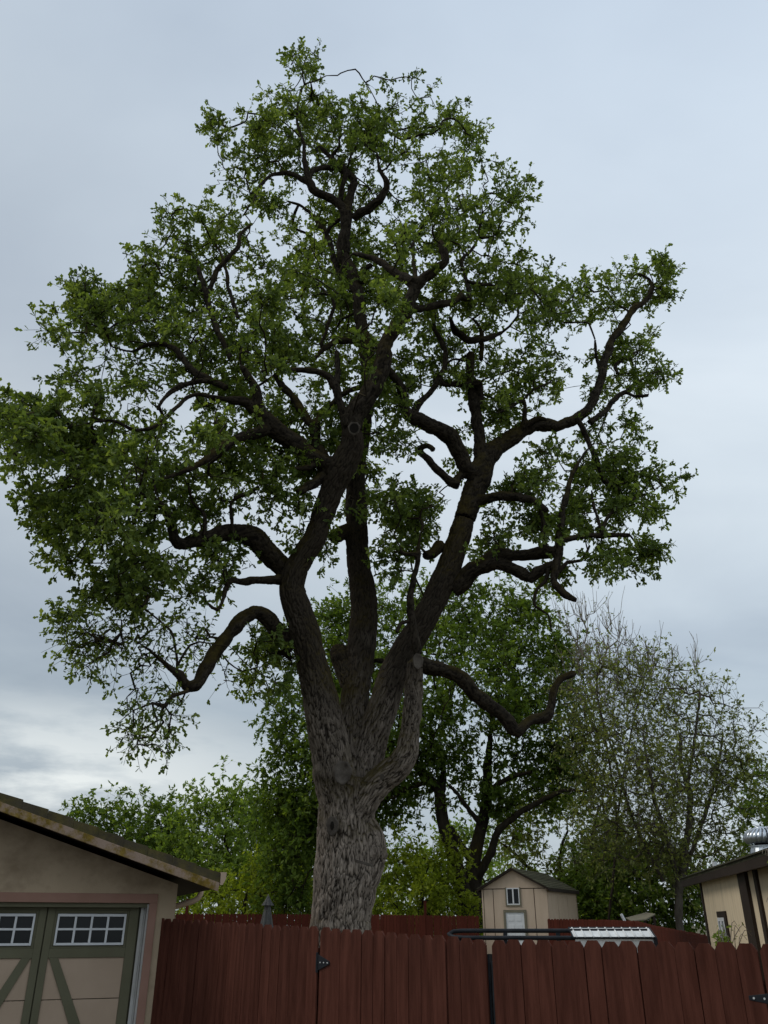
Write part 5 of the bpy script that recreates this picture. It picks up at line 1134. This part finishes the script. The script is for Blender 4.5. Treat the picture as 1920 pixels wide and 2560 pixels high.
bg_tree('broadleaf_tree', 'open green tree with dark slanting stems behind the shed roof', 48, 1440, [KP([(1090, 1730), (1160, 1700), (1260, 1660), (1330, 1700), (1360, 1800), (1330, 1990), (1260, 1990), (1200, 1880), (1110, 1850)])], 560,
    [(FG, [(1360, 1700, 16), (1360, 1400, 15), (1370, 1250, 11), (1420, 1120, 8)], 48, 48), (FG, [(1380, 1600, 16), (1480, 1420, 15), (1560, 1280, 13), (1610, 1100, 10), (1650, 940, 8)], 48, 47), (FG, [(1300, 1500, 12), (1120, 1380, 12), (1010, 1270, 10), (900, 1190, 6)], 48, 49)],
    'leaf_grey', 0.19, (4, 0.8, 5), thick=3.0, group=G_BT, hk=0.1, holes=[(1240 * K, 1790 * K, 60 * K, 40 * K)])
bg_tree('broadleaf_tree', 'dark green tree low between the shed and the cream house', 38, 1600, [KP([(1250, 1850), (1330, 1800), (1420, 1820), (1500, 1850), (1530, 2010), (1255, 2010)])], 520, [], 'leaf2', 0.17, (5, 0.7, 6), thick=2.5, group=G_BT)
bg_tree('broadleaf_tree', 'dense green tree top rising behind the roof ventilator', 45, 1930, [KP([(1590, 1730), (1630, 1670), (1660, 1650), (1800, 1700), (1800, 1900), (1600, 1900)])], 260, [], 'leaf2', 0.22, (5, 0.9, 6), thick=3.0, group=G_BT)
# the twiggy tree: many thin arching stems, few small leaves, bare tips at the top
FH = (1400, 1500, 0.37063)
bg_tree('twiggy_tree', 'tangled twiggy tree with sparse small leaves and bare pale tips beside the house', 33, 1690,
    [KP([(1240, 1480), (1300, 1440), (1380, 1420), (1440, 1440), (1500, 1440), (1560, 1480), (1600, 1540), (1620, 1620), (1600, 1720), (1590, 1800), (1560, 1870), (1480, 1900), (1300, 1860), (1260, 1750), (1250, 1600)])], 1300,
    [(FH, [(800, 2150, 26), (810, 1900, 26), (850, 1650, 24), (880, 1350, 20), (820, 1120, 15), (810, 900, 10)], 33, 33), (FH, [(800, 1950, 18), (760, 1750, 17), (640, 1350, 14), (600, 1150, 9), (560, 900, 6)], 33, 32),
     (FH, [(830, 1850, 16), (960, 1500, 14), (1050, 1200, 10), (1100, 900, 6)], 33, 34), (FH, [(700, 1900, 13), (500, 1500, 11), (380, 1100, 9), (260, 700, 6), (250, 450, 4)], 33, 33.5), (FH, [(850, 1300, 12), (900, 1000, 10), (930, 750, 7)], 33, 32.4)],
    'leaf_grey', 0.135, (4.5, 0.85, 2.6), bark='grey_twig', thick=3.0, bf=0.12, up=0.35, tip=0.010, expo=0.38, spread=0.7, twig_r=1.3)
bg_tree('bare_tree', 'pale bare-twigged tree rising behind the tangled twiggy tree', 36, 1520,
    [KP([(1245, 1345), (1290, 1338), (1340, 1372), (1360, 1470), (1330, 1560), (1260, 1560)]), KP([(1370, 1430), (1400, 1410), (1450, 1415), (1490, 1450), (1440, 1500), (1380, 1500)])], 130,
    [(FH, [(330, 2150, 9), (380, 1500, 8), (300, 900, 7), (250, 600, 5), (270, 420, 3)], 36, 36), (FH, [(380, 1500, 8), (480, 900, 6), (560, 560, 4), (600, 420, 3)], 36, 36.5)],
    'leaf_grey', 0.12, (4.5, 1.15, 1.0), bark='pale_twig', thick=1.5, extra=[1.0, 0.45], bf=0.3, up=1.5, tip=0.014, expo=0.35, spread=0.30, keep_leaf=0.3, twig_r=2.4, trunk_bark='far_bark')
bg_tree('broadleaf_tree', 'wide pale green tree far off between the bush and the forked oak', 75, 1000, [KP([(780, 1900), (850, 1830), (930, 1800), (1000, 1790), (1060, 1800), (1150, 1840), (1280, 1860), (1350, 1900), (1350, 2010), (780, 2010)])], 420, [], 'leaf_bright', 0.34, (5, 1.1, 6), thick=4.0, group=G_BT)
# rose-like climber over the gate, in front of the house wall
def sprig(name, label, D, base, tips, n_leaf, leaf_len, leaf='leaf_bright', cat='shrub'):
    b_ = at(base[0], base[1], D); b_[2] = 0; root = tag(empty(name, tuple(b_)), label, cat); pa, LB_, LA_ = [], [], []
    for x, y, dd in tips:
        e = at(x, y, D + dd) - b_; m1 = np.array([e[0] * 0.25, e[1] * 0.3, e[2] * 0.75]) + rng.normal(0, 0.04, 3); m2_ = np.array([e[0] * 0.7, e[1] * 0.7, e[2] * 1.0 + 0.02])
        P, r_ = smooth_path([np.zeros(3), m1, m2_, e], [0.007, 0.005, 0.0035, 0.002], 0.02); pa.append((P, r_))
        for k in range(n_leaf):
            i = int(len(P) * rng.uniform(0.72, 1.0)) - 1; LB_.append(P[i] + rng.normal(0, 0.015, 3)); LA_.append(rng.normal(0, 1, 3) + np.array([0, 0, 0.2]))
    V, Fc = ring_tubes(pa, 5); o_ = link('stems', np_mesh('stems', V, Fc, M['pale_twig']), root); o_['kind'] = 'stuff'
    n = len(LB_); leaves('foliage', np.array(LB_), np.array(LA_), leaf_len * rng.uniform(0.6, 1.2, n), rng.random(n), M[leaf], root)
sprig('climbing_plant', 'small green climber with arching dry stems topping the gate before the cream wall', 8.2, (1815, 2400), [(1785, 2340, 0), (1795, 2330, 0.1), (1805, 2335, 0), (1812, 2328, 0.1), (1800, 2345, -0.1), (1790, 2350, 0), (1815, 2340, 0.1), (1825, 2345, 0), (1808, 2350, 0.05)], 16, 0.05)
sprig('climbing_plant', 'thin bare arching stems with a few leaves by the cream wall window', 8.6, (1815, 2400), [(1870, 2325, 0), (1880, 2340, 0.1), (1843, 2314, 0), (1868, 2350, 0), (1850, 2330, 0.1)], 3, 0.035, 'leaf_grey')
sprig('climbing_plant', 'leafy shoot reaching up past the house roof edge by the ventilator', 7.4, (2010, 2400), [(1906, 2134, 0), (1913, 2138, 0.1), (1918, 2140, 0), (1916, 2255, 0), (1922, 2262, 0.1)], 4, 0.055)
